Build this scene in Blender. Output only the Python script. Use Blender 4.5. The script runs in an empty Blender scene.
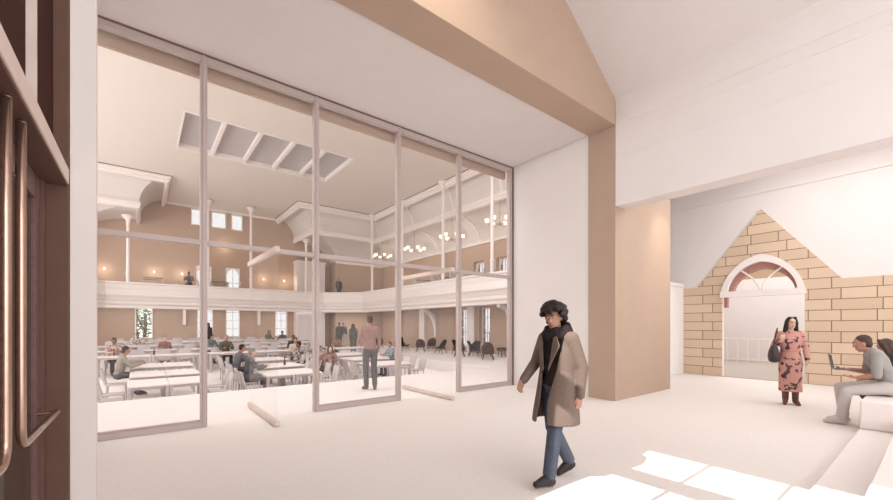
import bpy, bmesh, math, random
from mathutils import Vector, Matrix, Quaternion
from mathutils.geometry import tessellate_polygon
random.seed(7)
C = bpy.context.scene.collection
sc = bpy.context.scene
PI = math.pi
# ------------------------------------------------------------------ camera
cd = bpy.data.cameras.new('camera'); cam = bpy.data.objects.new('camera', cd); C.objects.link(cam)
FPX = 389.0
ANG = math.atan2(943 - 446.5, FPX)                      # angle of the room's long axis from the view axis
cd.sensor_width = 36; cd.lens = 36 * FPX / 893
cd.shift_y = (326 - 250) / 893
cd.clip_start = .02; cd.clip_end = 300
cam.location = (0, 0, 1.5)
cam.rotation_euler = (PI / 2, 0, ANG - PI / 2)
sc.camera = cam
# ------------------------------------------------------------------ light
W = bpy.data.worlds.new('sky'); sc.world = W; W.use_nodes = True
wb = W.node_tree.nodes['Background']; wb.inputs[0].default_value = (1, .995, .992, 1); wb.inputs[1].default_value = 2.6
SUN_EL = math.radians(46)
sl = bpy.data.lights.new('sun', 'SUN'); sl.energy = 7; sl.angle = .006; sl.color = (1, .975, .94)
so = bpy.data.objects.new('sun', sl); C.objects.link(so)
so.rotation_euler = Vector((math.cos(SUN_EL), 0, -math.sin(SUN_EL))).to_track_quat('-Z', 'Y').to_euler()
def area(name, loc, sx, sy, e, rot=(0, 0, 0), col=(1, .995, .99)):
    l = bpy.data.lights.new(name, 'AREA'); l.shape = 'RECTANGLE'; l.size = sx; l.size_y = sy; l.energy = e; l.color = col
    o = bpy.data.objects.new(name, l); C.objects.link(o); o.location = loc; o.rotation_euler = rot; return o
area('hall_light', (4, 9.2, 8.7), 14, 3.0, 560)  # unseen area light added to fill the front of the hall
area('hall_side_light', (-6.3, 17, 4.2), 18, 7, 1800, (PI / 2, 0, -PI / 2))  # added fill on the unseen side, standing in for windows
area('lobby_end_light', (2.8, -6.6, 3), 6, 4.5, 150, (PI / 2, 0, 0))  # added fill behind the camera for the lobby's upright faces
area('gallery_soffit_light', (4.1, 27.3, 2.57), 12, .5, 50)  # fill added out of sight under the back gallery, no fitting there
area('side_soffit_light', (13.2, 16.5, 2.57), .4, 14, 50)  # hidden fill added under the side gallery
area('corner_soffit_light', (12.2, 25.6, 2.57), 2.4, .8, 40)  # extra hidden fill added for the dark back corner
area('lobby_light', (2.2, -1.5, 5.9), 6, 3, 60)  # added overhead fill for the lobby, out of view
area('east_room_light', (10.5, 1.2, 5.9), 4, 4, 185)  # fill added out of sight to brighten the east room
area('landing_light', (18, 3.5, 5.9), 4, 6, 330)  # added fill brightening the landing beyond the doorway
def spot(name, loc, to, e, ang, col=(1, .88, .72)):
    l = bpy.data.lights.new(name, 'SPOT'); l.energy = e; l.spot_size = math.radians(ang); l.spot_blend = 1; l.shadow_soft_size = .03; l.color = col
    o = bpy.data.objects.new(name, l); C.objects.link(o); o.location = loc; o.rotation_euler = (Vector(to) - Vector(loc)).to_track_quat('-Z', 'Y').to_euler()
spot('gable_spot', (2.5, 3.0, 6.7), (3.0, 4.02, 5.6), 130, 95)
spot('pier_spot', (9.4, 2.7, 4.6), (9.45, 4.02, 3.25), 90, 60)
sc.view_settings.view_transform = 'Standard'; sc.view_settings.look = 'None'
sc.view_settings.gamma = 1; sc.view_settings.use_curve_mapping = False
sc.view_settings.exposure = 0.06
sc.cycles.max_bounces = 12; sc.cycles.diffuse_bounces = 7; sc.cycles.transparent_max_bounces = 24
sc.cycles.glossy_bounces = 3; sc.cycles.sample_clamp_indirect = 8
# ------------------------------------------------------------------ materials
MATS = {}
def lin(c):
    return tuple(((v / 255) / 12.92 if v / 255 <= .04045 else ((v / 255 + .055) / 1.055) ** 2.4) for v in c)
def mat(name, rgb, rough=.6, metal=0, var=.04, scale=6, spec=.3, bump=0):
    m = bpy.data.materials.new(name); m.use_nodes = True; n = m.node_tree.nodes; L = m.node_tree.links
    p = n['Principled BSDF']; p.inputs['Roughness'].default_value = rough; p.inputs['Metallic'].default_value = metal
    p.inputs['Specular IOR Level'].default_value = spec
    c = lin(rgb)
    tc = n.new('ShaderNodeTexCoord'); nz = n.new('ShaderNodeTexNoise'); nz.inputs['Scale'].default_value = scale; nz.inputs['Detail'].default_value = 4
    L.new(tc.outputs['Object'], nz.inputs['Vector'])
    rp = n.new('ShaderNodeValToRGB'); L.new(nz.outputs['Fac'], rp.inputs['Fac'])
    rp.color_ramp.elements[0].position = .3; rp.color_ramp.elements[1].position = .7
    rp.color_ramp.elements[0].color = tuple(v * (1 - var) for v in c) + (1,)
    rp.color_ramp.elements[1].color = tuple(min(1, v * (1 + var)) for v in c) + (1,)
    L.new(rp.outputs['Color'], p.inputs['Base Color'])
    if bump:
        b = n.new('ShaderNodeBump'); b.inputs['Strength'].default_value = bump; b.inputs['Distance'].default_value = .01
        L.new(nz.outputs['Fac'], b.inputs['Height']); L.new(b.outputs['Normal'], p.inputs['Normal'])
    MATS[name] = m; return m
def blotch(name, base, spots, scale=14, lo=.50, rough=.8):
    m = bpy.data.materials.new(name); m.use_nodes = True; n = m.node_tree.nodes; L = m.node_tree.links
    p = n['Principled BSDF']; p.inputs['Roughness'].default_value = rough; p.inputs['Specular IOR Level'].default_value = .15
    tc = n.new('ShaderNodeTexCoord'); nz = n.new('ShaderNodeTexNoise'); nz.inputs['Scale'].default_value = scale; nz.inputs['Detail'].default_value = 2.5
    L.new(tc.outputs['Object'], nz.inputs['Vector'])
    rp = n.new('ShaderNodeValToRGB'); rp.color_ramp.interpolation = 'CONSTANT'; L.new(nz.outputs['Fac'], rp.inputs['Fac'])
    rp.color_ramp.elements[0].color = lin(base) + (1,)
    rp.color_ramp.elements[1].position = lo; rp.color_ramp.elements[1].color = lin(spots[0]) + (1,)
    for k, s in enumerate(spots[1:]):
        e = rp.color_ramp.elements.new(min(.98, lo + .09 * (k + 1))); e.color = lin(s) + (1,)
    L.new(rp.outputs['Color'], p.inputs['Base Color'])
    MATS[name] = m; return m
mat('wall_white', (220, 214, 212), .8, var=.01, scale=2)
mat('ceiling_white', (211, 204, 201), .8, var=.012, scale=3)
mat('hall_ceiling', (211, 203, 195), .85, var=.012, scale=3)
mat('tan', (173, 150, 133), .62, var=.02, scale=3)
mat('tan_wall', (176, 151, 133), .75, var=.02, scale=2)
mat('cove_white', (209, 202, 197), .8, var=.01)
mat('trim_white', (226, 218, 214), .55, var=.01)
mat('column_white', (222, 213, 210), .5, var=.01)
mat('frame', (182, 168, 164), .45, var=.02, metal=.1)
mat('dark_line', (120, 96, 88), .7)  # tone for strips that paint shade along joints
mat('brown_frame', (104, 80, 71), .8, spec=.1, var=.03)
mat('brown_panel', (66, 45, 38), .95, spec=.04, var=.05)
mat('bronze', (176, 148, 134), .25, metal=.9, var=.05, scale=20)
mat('door_wood', (110, 84, 80), .5, var=.15, scale=30)
mat('pale_frame', (206, 190, 182), .5)
mat('table_white', (232, 224, 221), .5, var=.01)
mat('table_leg', (182, 173, 174), .55, var=.02)
mat('chair_white', (190, 182, 182), .55, var=.02)
mat('dark_top', (92, 74, 68), .5)
mat('carpet', (176, 168, 160), .95, var=.05, scale=60)
mat('skylight_grey', (176, 170, 170), .5, var=.05, scale=2)
mat('leather_brown', (74, 46, 40), .8, var=.08)
mat('leather_dark', (38, 27, 27), .8, var=.08)
mat('walnut', (98, 66, 54), .45, var=.12, scale=25)
mat('red_timber', (176, 124, 114), .6)
mat('brown_ceiling', (170, 142, 112), .7)
mat('skin_tan', (170, 128, 108), .55, spec=.25); mat('skin_brown', (126, 88, 72), .55, spec=.25); mat('skin_pale', (204, 168, 150), .55, spec=.25)
mat('hair_black', (40, 32, 31), .6, var=.3, scale=60, bump=.4); mat('hair_grey', (120, 112, 108), .7, var=.2, scale=60)
mat('hair_brown', (72, 54, 48), .6, var=.2, scale=60)
mat('eye', (235, 228, 222), .3); mat('lip', (150, 92, 84), .5)
mat('coat', (118, 102, 93), .9, var=.07, scale=40, spec=.1); mat('knit_black', (52, 44, 45), .95, var=.15, scale=50, spec=.1)
mat('denim', (84, 89, 102), .9, var=.12, scale=20, spec=.1); mat('shoe_black', (44, 38, 38), .6); mat('sole', (150, 128, 108), .8)
mat('boot_brown', (108, 72, 64), .5); mat('bag', (66, 58, 58), .6, var=.1)
mat('tee_grey', (150, 146, 142), .9, var=.05); mat('trouser_pale', (190, 182, 180), .9, var=.04); mat('sneaker', (196, 186, 182), .7)
mat('rose_shirt', (156, 122, 117), .9, var=.06); mat('trouser_grey', (96, 93, 94), .9, var=.07); mat('taupe', (112, 98, 88), .7)
mat('cloth_sage', (148, 142, 130), .9, var=.06); mat('cloth_charcoal', (78, 76, 79), .9, var=.08); mat('cloth_slate', (98, 95, 102), .9, var=.06)
mat('cloth_olive', (88, 84, 72), .9, var=.12); mat('cloth_teal', (112, 120, 122), .9); mat('cloth_rust', (140, 100, 92), .9, var=.1)
mat('cloth_dark', (66, 62, 66), .9); mat('cloth_green', (84, 86, 80), .9); mat('cloth_beige', (190, 176, 162), .9); mat('cloth_blue', (130, 135, 142), .9)
mat('laptop', (90, 88, 92), .4, metal=.3); mat('paper', (228, 222, 218), .7); mat('bottle', (96, 72, 62), .3)
mat('leaf', (128, 140, 110), .8, var=.3, scale=4); mat('bark', (96, 84, 72), .9)
blotch('floral', (198, 146, 137), [(92, 78, 74), (60, 52, 52)], 13, .57)
blotch('stripes', (204, 190, 184), [(170, 120, 108), (80, 66, 64)], 22, .50)
blotch('white_floral', (214, 206, 200), [(120, 112, 106)], 24, .52)
blotch('black_white', (196, 188, 186), [(70, 64, 66)], 22, .48)
blotch('plaid', (150, 108, 98), [(86, 66, 64), (180, 160, 150)], 18, .50)
# floor materials
def floor_mat(name, rgb, var, sc_, spec, rough):
    m = mat(name, rgb, rough, var=var, scale=sc_, spec=spec, bump=.03)
floor_mat('floor_beige', (225, 219, 215), .035, 26, .3, .55)
floor_mat('floor_bright', (243, 239, 236), .01, 12, .2, .6)
floor_mat('floor_pale', (228, 222, 220), .015, 12, .3, .55)
# stone
def stone():
    m = bpy.data.materials.new('stone'); m.use_nodes = True; n = m.node_tree.nodes; L = m.node_tree.links
    p = n['Principled BSDF']; p.inputs['Roughness'].default_value = .85; p.inputs['Specular IOR Level'].default_value = .15
    tc = n.new('ShaderNodeTexCoord'); sp = n.new('ShaderNodeSeparateXYZ'); cb = n.new('ShaderNodeCombineXYZ')
    L.new(tc.outputs['Object'], sp.inputs[0]); L.new(sp.outputs['Y'], cb.inputs['X']); L.new(sp.outputs['Z'], cb.inputs['Y'])
    b = n.new('ShaderNodeTexBrick'); L.new(cb.outputs[0], b.inputs['Vector'])
    b.inputs['Scale'].default_value = 1; b.inputs['Brick Width'].default_value = .86; b.inputs['Row Height'].default_value = .272
    b.inputs['Mortar Size'].default_value = .009; b.inputs['Mortar Smooth'].default_value = .1; b.inputs['Bias'].default_value = 0
    b.squash = .7; b.squash_frequency = 2; b.offset = .42
    b.inputs['Color1'].default_value = lin((210, 188, 165)) + (1,); b.inputs['Color2'].default_value = lin((197, 173, 150)) + (1,)
    b.inputs['Mortar'].default_value = lin((134, 106, 90)) + (1,)
    nz = n.new('ShaderNodeTexNoise'); nz.inputs['Scale'].default_value = 5; nz.inputs['Detail'].default_value = 5; L.new(tc.outputs['Object'], nz.inputs['Vector'])
    mx = n.new('ShaderNodeMix'); mx.data_type = 'RGBA'; mx.blend_type = 'MULTIPLY'; mx.inputs['Factor'].default_value = .25
    L.new(b.outputs['Color'], mx.inputs['A']); L.new(nz.outputs['Color'], mx.inputs['B'])
    L.new(b.outputs['Color'], p.inputs['Base Color'])
    bp = n.new('ShaderNodeBump'); bp.inputs['Strength'].default_value = .8; bp.inputs['Distance'].default_value = .02; bp.invert = True
    L.new(b.outputs['Fac'], bp.inputs['Height']); L.new(bp.outputs['Normal'], p.inputs['Normal'])
    MATS['stone'] = m
stone()
def glass(name, tint=(1, 1, 1), refl=.06, haze=.03, hz=(.9, .86, .84)):
    m = bpy.data.materials.new(name); m.use_nodes = True; n = m.node_tree.nodes; L = m.node_tree.links
    n.remove(n['Principled BSDF']); out = n['Material Output']
    t = n.new('ShaderNodeBsdfTransparent'); t.inputs[0].default_value = tint + (1,)
    g = n.new('ShaderNodeBsdfGlossy'); g.inputs['Roughness'].default_value = .01
    d = n.new('ShaderNodeBsdfDiffuse'); d.inputs[0].default_value = hz + (1,)
    lw = n.new('ShaderNodeLayerWeight'); lw.inputs[0].default_value = .12
    ml = n.new('ShaderNodeMath'); ml.operation = 'MULTIPLY'; ml.inputs[1].default_value = refl * 4; L.new(lw.outputs['Fresnel'], ml.inputs[0])
    m1 = n.new('ShaderNodeMixShader'); L.new(ml.outputs[0], m1.inputs[0]); L.new(t.outputs[0], m1.inputs[1]); L.new(g.outputs[0], m1.inputs[2])
    m2 = n.new('ShaderNodeMixShader'); m2.inputs[0].default_value = haze; L.new(m1.outputs[0], m2.inputs[1]); L.new(d.outputs[0], m2.inputs[2])
    L.new(m2.outputs[0], out.inputs[0]); MATS[name] = m
glass('glass', refl=.05, haze=.03)
glass('window_glass', tint=(.59, .585, .585), refl=.03, haze=.02)
glass('leafy_glass', tint=(.78, .78, .76), refl=.03, haze=.02)
glass('door_glass', refl=.03, haze=.025)
glass('brown_glass', tint=(.62, .5, .45), refl=.12, haze=.25, hz=(.25, .19, .16))
def emit(name, rgb, s):
    m = bpy.data.materials.new(name); m.use_nodes = True; n = m.node_tree.nodes
    p = n['Principled BSDF']; p.inputs['Base Color'].default_value = lin(rgb) + (1,)
    p.inputs['Emission Color'].default_value = lin(rgb) + (1,); p.inputs['Emission Strength'].default_value = s; MATS[name] = m
emit('lamp_glow', (255, 240, 215), .9)
# ------------------------------------------------------------------ mesh helpers
class MB:
    def __init__(s): s.b = bmesh.new()
    def box(s, x0, x1, y0, y1, z0, z1):
        r = bmesh.ops.create_cube(s.b, size=1)
        for v in r['verts']:
            v.co = Vector(((x0 + x1) / 2 + v.co.x * (x1 - x0), (y0 + y1) / 2 + v.co.y * (y1 - y0), (z0 + z1) / 2 + v.co.z * (z1 - z0)))
        return s
    def obox(s, c, size, rot=(0, 0, 0)):
        M = Matrix.Translation(c) @ (Matrix.Rotation(rot[2], 4, 'Z') @ Matrix.Rotation(rot[1], 4, 'Y') @ Matrix.Rotation(rot[0], 4, 'X')) @ Matrix.Diagonal((size[0], size[1], size[2], 1))
        bmesh.ops.create_cube(s.b, size=1, matrix=M); return s
    def cone(s, p0, p1, r0, r1=None, seg=12):
        r1 = r0 if r1 is None else r1; p0 = Vector(p0); p1 = Vector(p1); d = p1 - p0
        if d.length < 1e-6: return s
        M = Matrix.Translation((p0 + p1) / 2) @ d.to_track_quat('Z', 'Y').to_matrix().to_4x4()
        bmesh.ops.create_cone(s.b, cap_ends=True, segments=seg, radius1=r0, radius2=r1, depth=d.length, matrix=M); return s
    def ball(s, c, r, rot=None, sub=2):
        if not hasattr(r, '__len__'): r = (r, r, r)
        M = Matrix.Translation(c) @ (rot.to_matrix().to_4x4() if rot else Matrix()) @ Matrix.Diagonal((r[0], r[1], r[2], 1))
        bmesh.ops.create_icosphere(s.b, subdivisions=sub, radius=1, matrix=M); return s
    def cap(s, p0, p1, r0, r1=None, seg=12, sub=2):
        r1 = r0 if r1 is None else r1
        s.cone(p0, p1, r0, r1, seg); s.ball(p0, r0 * 1.01, sub=sub); s.ball(p1, r1 * 1.01, sub=sub); return s
    def tube(s, pts, r, seg=12):
        pts = [Vector(p) for p in pts]; rings = []
        for i, p in enumerate(pts):
            t = (pts[min(i + 1, len(pts) - 1)] - pts[max(i - 1, 0)]).normalized()
            q = t.to_track_quat('Z', 'Y')
            rings.append([s.b.verts.new(p + q @ Vector((r * math.cos(a * 2 * PI / seg), r * math.sin(a * 2 * PI / seg), 0))) for a in range(seg)])
        for a, b in zip(rings, rings[1:]):
            off = min(range(seg), key=lambda k: (a[0].co - b[k].co).length)
            for k in range(seg):
                s.b.faces.new((a[k], a[(k + 1) % seg], b[(k + 1 + off) % seg], b[(k + off) % seg]))
        s.b.faces.new(rings[0][::-1]); s.b.faces.new(rings[-1]); return s
    def lathe(s, prof, c=(0, 0, 0), seg=20):
        rings = [[s.b.verts.new((c[0] + r * math.cos(k * 2 * PI / seg), c[1] + r * math.sin(k * 2 * PI / seg), c[2] + z)) for k in range(seg)] for r, z in prof]
        for a, b in zip(rings, rings[1:]):
            for k in range(seg): s.b.faces.new((a[k], a[(k + 1) % seg], b[(k + 1) % seg], b[k]))
        s.b.faces.new(rings[0][::-1]); s.b.faces.new(rings[-1]); return s
    def prism(s, poly, f0, f1):        # f0/f1 map a 2-D point to 3-D; closed prism between them
        a = [s.b.verts.new(f0(*p)) for p in poly]; b = [s.b.verts.new(f1(*p)) for p in poly]; n = len(poly)
        for k in range(n): s.b.faces.new((a[k], a[(k + 1) % n], b[(k + 1) % n], b[k]))
        
        for i, j, k in tessellate_polygon([[Vector((p[0], p[1], 0)) for p in poly]]):
            s.b.faces.new((a[i], a[j], a[k])); s.b.faces.new((b[k], b[j], b[i]))
        return s
    def loft(s, secs, closed=True, caps=True):
        R = [[s.b.verts.new(p) for p in sec] for sec in secs]; n = len(R[0])
        for a, b in zip(R, R[1:]):
            for k in range(n if closed else n - 1): s.b.faces.new((a[k], a[(k + 1) % n], b[(k + 1) % n], b[k]))
        if caps: s.b.faces.new(R[0][::-1]); s.b.faces.new(R[-1])
        return s
    def build(s, name, m, parent=None, smooth=False, bevel=0, loc=None, voxel=0, relax=0):
        b = s.b
        bmesh.ops.recalc_face_normals(b, faces=b.faces[:])
        me = bpy.data.meshes.new(name); b.to_mesh(me); b.free()
        me.materials.append(MATS[m] if isinstance(m, str) else m)
        o = bpy.data.objects.new(name, me); C.objects.link(o)
        if voxel:
            md = o.modifiers.new('r', 'REMESH'); md.mode = 'VOXEL'; md.voxel_size = voxel
            dg = bpy.context.evaluated_depsgraph_get(); nm = bpy.data.meshes.new_from_object(o.evaluated_get(dg))
            o.modifiers.clear(); o.data = nm; nm.name = name
            if not nm.materials: nm.materials.append(MATS[m])
            bb = bmesh.new(); bb.from_mesh(nm)
            for _ in range(relax): bmesh.ops.smooth_vert(bb, verts=bb.verts[:], factor=.5, use_axis_x=True, use_axis_y=True, use_axis_z=True)
            bb.to_mesh(nm); bb.free(); smooth = True
        if smooth:
            for p in o.data.polygons: p.use_smooth = True
        if bevel:
            md = o.modifiers.new('b', 'BEVEL'); md.width = bevel; md.segments = 2; md.limit_method = 'ANGLE'
        if parent: o.parent = parent
        if loc: o.location = loc
        return o
def tag(o, label=None, cat=None, group=None, kind=None):
    if label: o['label'] = label
    if cat: o['category'] = cat
    if group: o['group'] = group
    if kind: o['kind'] = kind
    return o
def empty(name, loc=(0, 0, 0), rz=0, label=None, cat=None, group=None, parent=None):
    o = bpy.data.objects.new(name, None); C.objects.link(o); o.location = loc; o.rotation_euler = (0, 0, rz); o.empty_display_size = .1
    if parent: o.parent = parent
    return tag(o, label, cat, group)
def struct(name, mb, m, **k): return tag(mb.build(name, m, **k), kind='structure')
def kids(o): return [c for c in list(C.objects) if c.parent == o]
KID = {}
def copy_tree(o, parent=None):
    c = o.copy(); C.objects.link(c); c.parent = parent
    if o.name not in KID: KID[o.name] = kids(o)
    for ch in KID[o.name]: copy_tree(ch, c)
    return c
def wall_grid(mb, axis, pos, th, u0, u1, z0, z1, holes):
    """wall slab with rectangular holes (u0,u1,z0,z1); axis 'x' = slab at Y pos running along X, 'y' = slab at X pos running along Y"""
    us = sorted({u0, u1} | {h[0] for h in holes} | {h[1] for h in holes}); zs = sorted({z0, z1} | {h[2] for h in holes} | {h[3] for h in holes})
    for a, b in zip(us, us[1:]):
        run = None
        for c, d in zip(zs, zs[1:]):
            hole = any(h[0] <= (a + b) / 2 <= h[1] and h[2] <= (c + d) / 2 <= h[3] for h in holes)
            if not hole: run = (run[0], d) if run else (c, d)
            if (hole or d == zs[-1]) and run:
                if axis == 'x': mb.box(a, b, pos, pos + th, run[0], run[1])
                else: mb.box(pos, pos + th, a, b, run[0], run[1])
                run = None
    return mb
GY = 6.8                                                  # glazed screen
XW = 7.42                                                 # end of the lobby
CZ = 5.52
def fz(y): return 0 if y < 10.15 else max(-.62, min(0, -1.125 + .05 * y))   # hall floor rakes up from the pit edge
# ------------------------------------------------------------------ floors and ceilings
struct('floor', MB().box(-1.0, 13.6, -7, GY + .06, -.2, 0), 'floor_beige')
m = MB().box(-6.5, 14.8, GY + .06, 10.15, -.9, 0).box(10.1, 14.8, 10.15, 28.1, -.9, 0)
m.box(-6.5, 10.1, 22.5, 28.1, -.9, 0)
struct('floor_hall', m, 'floor_pale')
m = MB().prism([(10.15, -.6175), (22.5, 0), (22.5, -.9), (10.15, -.9)], lambda y, z: (-6.5, y, z), lambda y, z: (10.1, y, z))
struct('floor_pit', m, 'floor_bright')
m = MB().box(-1.0, XW, 4.62, GY + .1, CZ, CZ + .3)
struct('ceiling', m, 'ceiling_white')
# lobby pitched ceiling, ridge at X 3.6
def slope(x): return 6.02 + .663 * (XW - x)
m = MB().prism([(XW + .4, slope(XW) - .0), (XW, slope(XW)), (3.6, slope(3.6)), (-.4, slope(7.6)), (-.9, slope(7.6)), (-.9, slope(7.6) + .4), (3.6, slope(3.6) + .4), (XW + .4, slope(XW) + .4)],
               lambda x, z: (x, -7, z), lambda x, z: (x, 4.02, z))
struct('ceiling_lobby', m, 'ceiling_white')
# tan gable wall above the beam, and the beam, and the tan pier
m = MB().prism([(-1, CZ - .02), (XW, CZ - .02), (XW, slope(XW) + .2), (3.6, slope(3.6) + .2), (-1, slope(7.6) + .2)], lambda x, z: (x, 4.02, z), lambda x, z: (x, 4.62, z))
struct('trim_beam', m, 'tan', bevel=.008)
struct('trim_pier', MB().box(XW, 9.95, 4.02, 4.62, 0, 6.0), 'tan', bevel=.008)
# white end wall between pier and screen
struct('wall_end', MB().box(XW + .02, XW + .3, 4.62, GY + .1, 0, 6.4), 'wall_white')
# white bulkhead above the opening
m = MB().box(XW, XW + .4, -7, 4.02, 3.88, 4.83).box(XW + .006, XW + .4, -7, 4.02, 4.83, 6.3)
struct('wall_bulkhead', m, 'wall_white', bevel=.006)
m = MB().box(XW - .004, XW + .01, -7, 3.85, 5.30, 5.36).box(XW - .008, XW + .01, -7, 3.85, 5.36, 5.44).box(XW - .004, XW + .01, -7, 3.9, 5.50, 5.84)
struct('trim_bulkhead', m, 'wall_white')  # raised strips standing in for pale bands of light
# east room
struct('ceiling_east', MB().box(XW + .4, 14, -7, 7.5, 6.0, 6.2), 'ceiling_white')
struct('wall_north_east', MB().box(9.95, 13.6, 6.6, 6.8, 0, 6), 'wall_white')
m = MB().box(9.6, 13.6, 5.1, 5.5, 0, 2.72).box(9.6, 13.6, 5.08, 5.52, 2.72, 2.84)
struct('wall_low', m, 'wall_white', bevel=.005)
XS = 13.6
Y0, Y1, ZL = 2.22, 4.06, 2.42
def arch(y0, y1, z0, z1, n=10):      # two-centred flat pointed arch from (y1,z0) over to (y0,z0)
    ym = (y0 + y1) / 2; pts = []
    for i in range(n + 1):
        a = i / n; pts.append((y1 + (ym - y1) * (1 - math.cos(a * PI / 2 * .92)) / (1 - math.cos(PI / 2 * .92)), z0 + (z1 - z0) * (math.sin(a * PI / 2 * .92) / math.sin(PI / 2 * .92)) ** 1.12))
    return pts + [(2 * ym - p[0], p[1]) for p in pts[-2::-1]]
notch = [(Y1, 0)] + arch(Y0, Y1, ZL, 3.42) + [(Y0, 0)]
m = MB().prism([(7.5, 0)] + notch + [(-7, 0), (-7, 6), (7.5, 6)], lambda y, z: (XS + .05, y, z), lambda y, z: (XS + .16, y, z))
struct('wall_east', m, 'wall_white')
m = MB().prism([(5.12, 0)] + notch + [(-7, 0), (-7, 2.66), (1.54, 2.68), (3.13, 4.76), (4.72, 2.68), (5.12, 2.68)], lambda y, z: (XS, y, z), lambda y, z: (XS + .06, y, z))
struct('wall_stone', m, 'stone')
m = MB().prism([(-7, 5.22), (7.5, 5.22), (7.5, 5.32), (-7, 5.32)], lambda y, z: (XS + .02, y, z), lambda y, z: (XS + .06, y, z))
struct('trim_east', m, 'wall_white')
# fanlight in the arch
t = empty('window_1', (XS, 0, 0)); tag(t, kind='structure')
o_, i_ = arch(Y0 - .02, Y1 + .02, 2.36, 3.50, 14), arch(Y0 + .14, Y1 - .14, 2.50, 3.30, 14)
m = MB()
for k in range(len(o_) - 1):
    q = [o_[k], o_[k + 1], i_[k + 1], i_[k]]
    m.prism(q, lambda y, z: (-.07, y, z), lambda y, z: (.09, y, z))
m.box(-.08, .10, Y0 - .03, Y1 + .03, 2.34, 2.505)
m.build('window_frame', 'trim_white', t)
m = MB()
ym = (Y0 + Y1) / 2
for sgn in (-1, 1):
    pts = [(0.0, ym + sgn * (.02 + .50 * (a / 8) ** 1.5), 2.48 + .66 * (a / 8) ** .8) for a in range(9)]
    m.tube(pts, .022, 8)
m.build('tracery', 'trim_white', t, smooth=True)
MB().prism(i_, lambda y, z: (.03, y, z), lambda y, z: (.036, y, z)).build('pane', 'glass', t)
# red roof timbers behind the fanlight
m = MB()
oo, ii = arch(Y0 + .02, Y1 - .02, 2.50, 3.36, 10), arch(Y0 + .22, Y1 - .22, 2.46, 3.12, 10)
for k in range(len(oo) - 1):
    m.prism([oo[k], oo[k + 1], ii[k + 1], ii[k]], lambda y, z: (XS + .18, y, z), lambda y, z: (XS + .38, y, z))
m.box(XS + .18, XS + .34, Y1 - .08, Y1 - .0, 2.05, 2.5)
tag(m.build('arch_timber', 'red_timber'), 'red-brown curved timber behind the white fanlight over the stone doorway', 'beam')
# beyond the doorway
struct('floor_landing', MB().box(XS, 21.2, -3, 12, -.12, -.005), 'carpet')
struct('ceiling_landing', MB().box(XS + .5, 21.2, -3, 12, 6, 6.1), 'brown_ceiling')
struct('floor_threshold', MB().box(XS - .04, XS + .12, Y0, Y1, -.02, .012), 'tan')
struct('wall_landing', MB().box(21, 21.2, -3, 12, 0, 3.55), 'wall_white')
struct('wall_landing_upper', MB().box(21.02, 21.2, -3, 12, 3.55, 6), 'brown_ceiling')
t = empty('balustrade', (20, 3.5, 0), 0, 'white balustrade of thin uprights beyond the stone doorway', 'balustrade')
MB().box(-.04, .04, -2.5, 4.5, .93, 1.0).build('handrail', 'table_white', t)
MB().box(-.03, .03, -2.5, 4.5, .06, .11).build('bottom_rail', 'table_white', t)
for k in range(20):
    MB().box(-.02, .02, -2.44 + k * .36, -2.40 + k * .36, .0, .935).build('baluster', 'table_white', t)
# ------------------------------------------------------------------ west side: entrance doors
XD = -.45
m = MB()
holes = [(1.22, 3.82, 0, 2.50), (-2.5, 1.0, 0, 2.5)]
for k in range(6):
    for z0_, z1_ in ((3.28, 4.52), (4.71, 5.93)): holes.append((.235 + k * .665 - 1.33, .235 + k * .665 + .62 - 1.33, z0_, z1_))
holes = [h for h in holes if h[0] < 2.0 or h[2] == 0]
# clerestory lights above the doors (rows at 2.62 and 3.76) are real openings that let the sun onto the floor
wall_grid(m, 'y', -.62, .14, -3, 3.82, 2.5, 6.2, [h for h in holes if h[2] > 0])
m.box(-.62, -.48, -3, 1.1, 0, 2.5)
struct('wall_west', m, 'brown_panel')
m = MB().box(-.515, -.46, 3.82, GY, 0, CZ)
struct('wall_north_west', m, 'wall_white')
struct('wall_vestibule', MB().box(-2.3, -2.2, -1, 5, 0, 2.9).box(-2.2, -.62, -1, 5, 2.52, 2.60).box(-2.2, -.62, 4.2, 4.3, 0, 2.52), 'brown_frame')  # porch added outside to keep sun off the lobby floor
struct('floor_vestibule', MB().box(-2.2, -1.0, -1, 4.3, -.2, 0), 'floor_beige')  # floor of the added sun-blocking porch
struct('trim_pilaster', MB().box(-.40, -.262, 3.82, 3.92, 0, 6.3), 'trim_white')
m = MB().box(-.53, -.401, 3.78, 3.86, 0, 6.2).box(-.56, -.515, 3.70, 3.82, 0, 2.5)
struct('trim_jamb', m, 'brown_frame', bevel=.004)
struct('trim_transom', MB().box(-.60, -.402, 1.0, 3.80, 2.495, 2.60), 'pale_frame', bevel=.004)
m = MB().box(-.50, -.455, 2.56, 2.63, 2.6, 6.0).box(-.50, -.47, 3.28, 3.40, 2.6, 6.0)
struct('trim_transom_soffit', MB().box(-.595, -.41, 1.0, 3.80, 2.478, 2.494), 'brown_frame')
struct('trim_post', MB().box(-.48, -.44, 2.97, 2.99, 2.6, 6.0), 'pale_frame')
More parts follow.
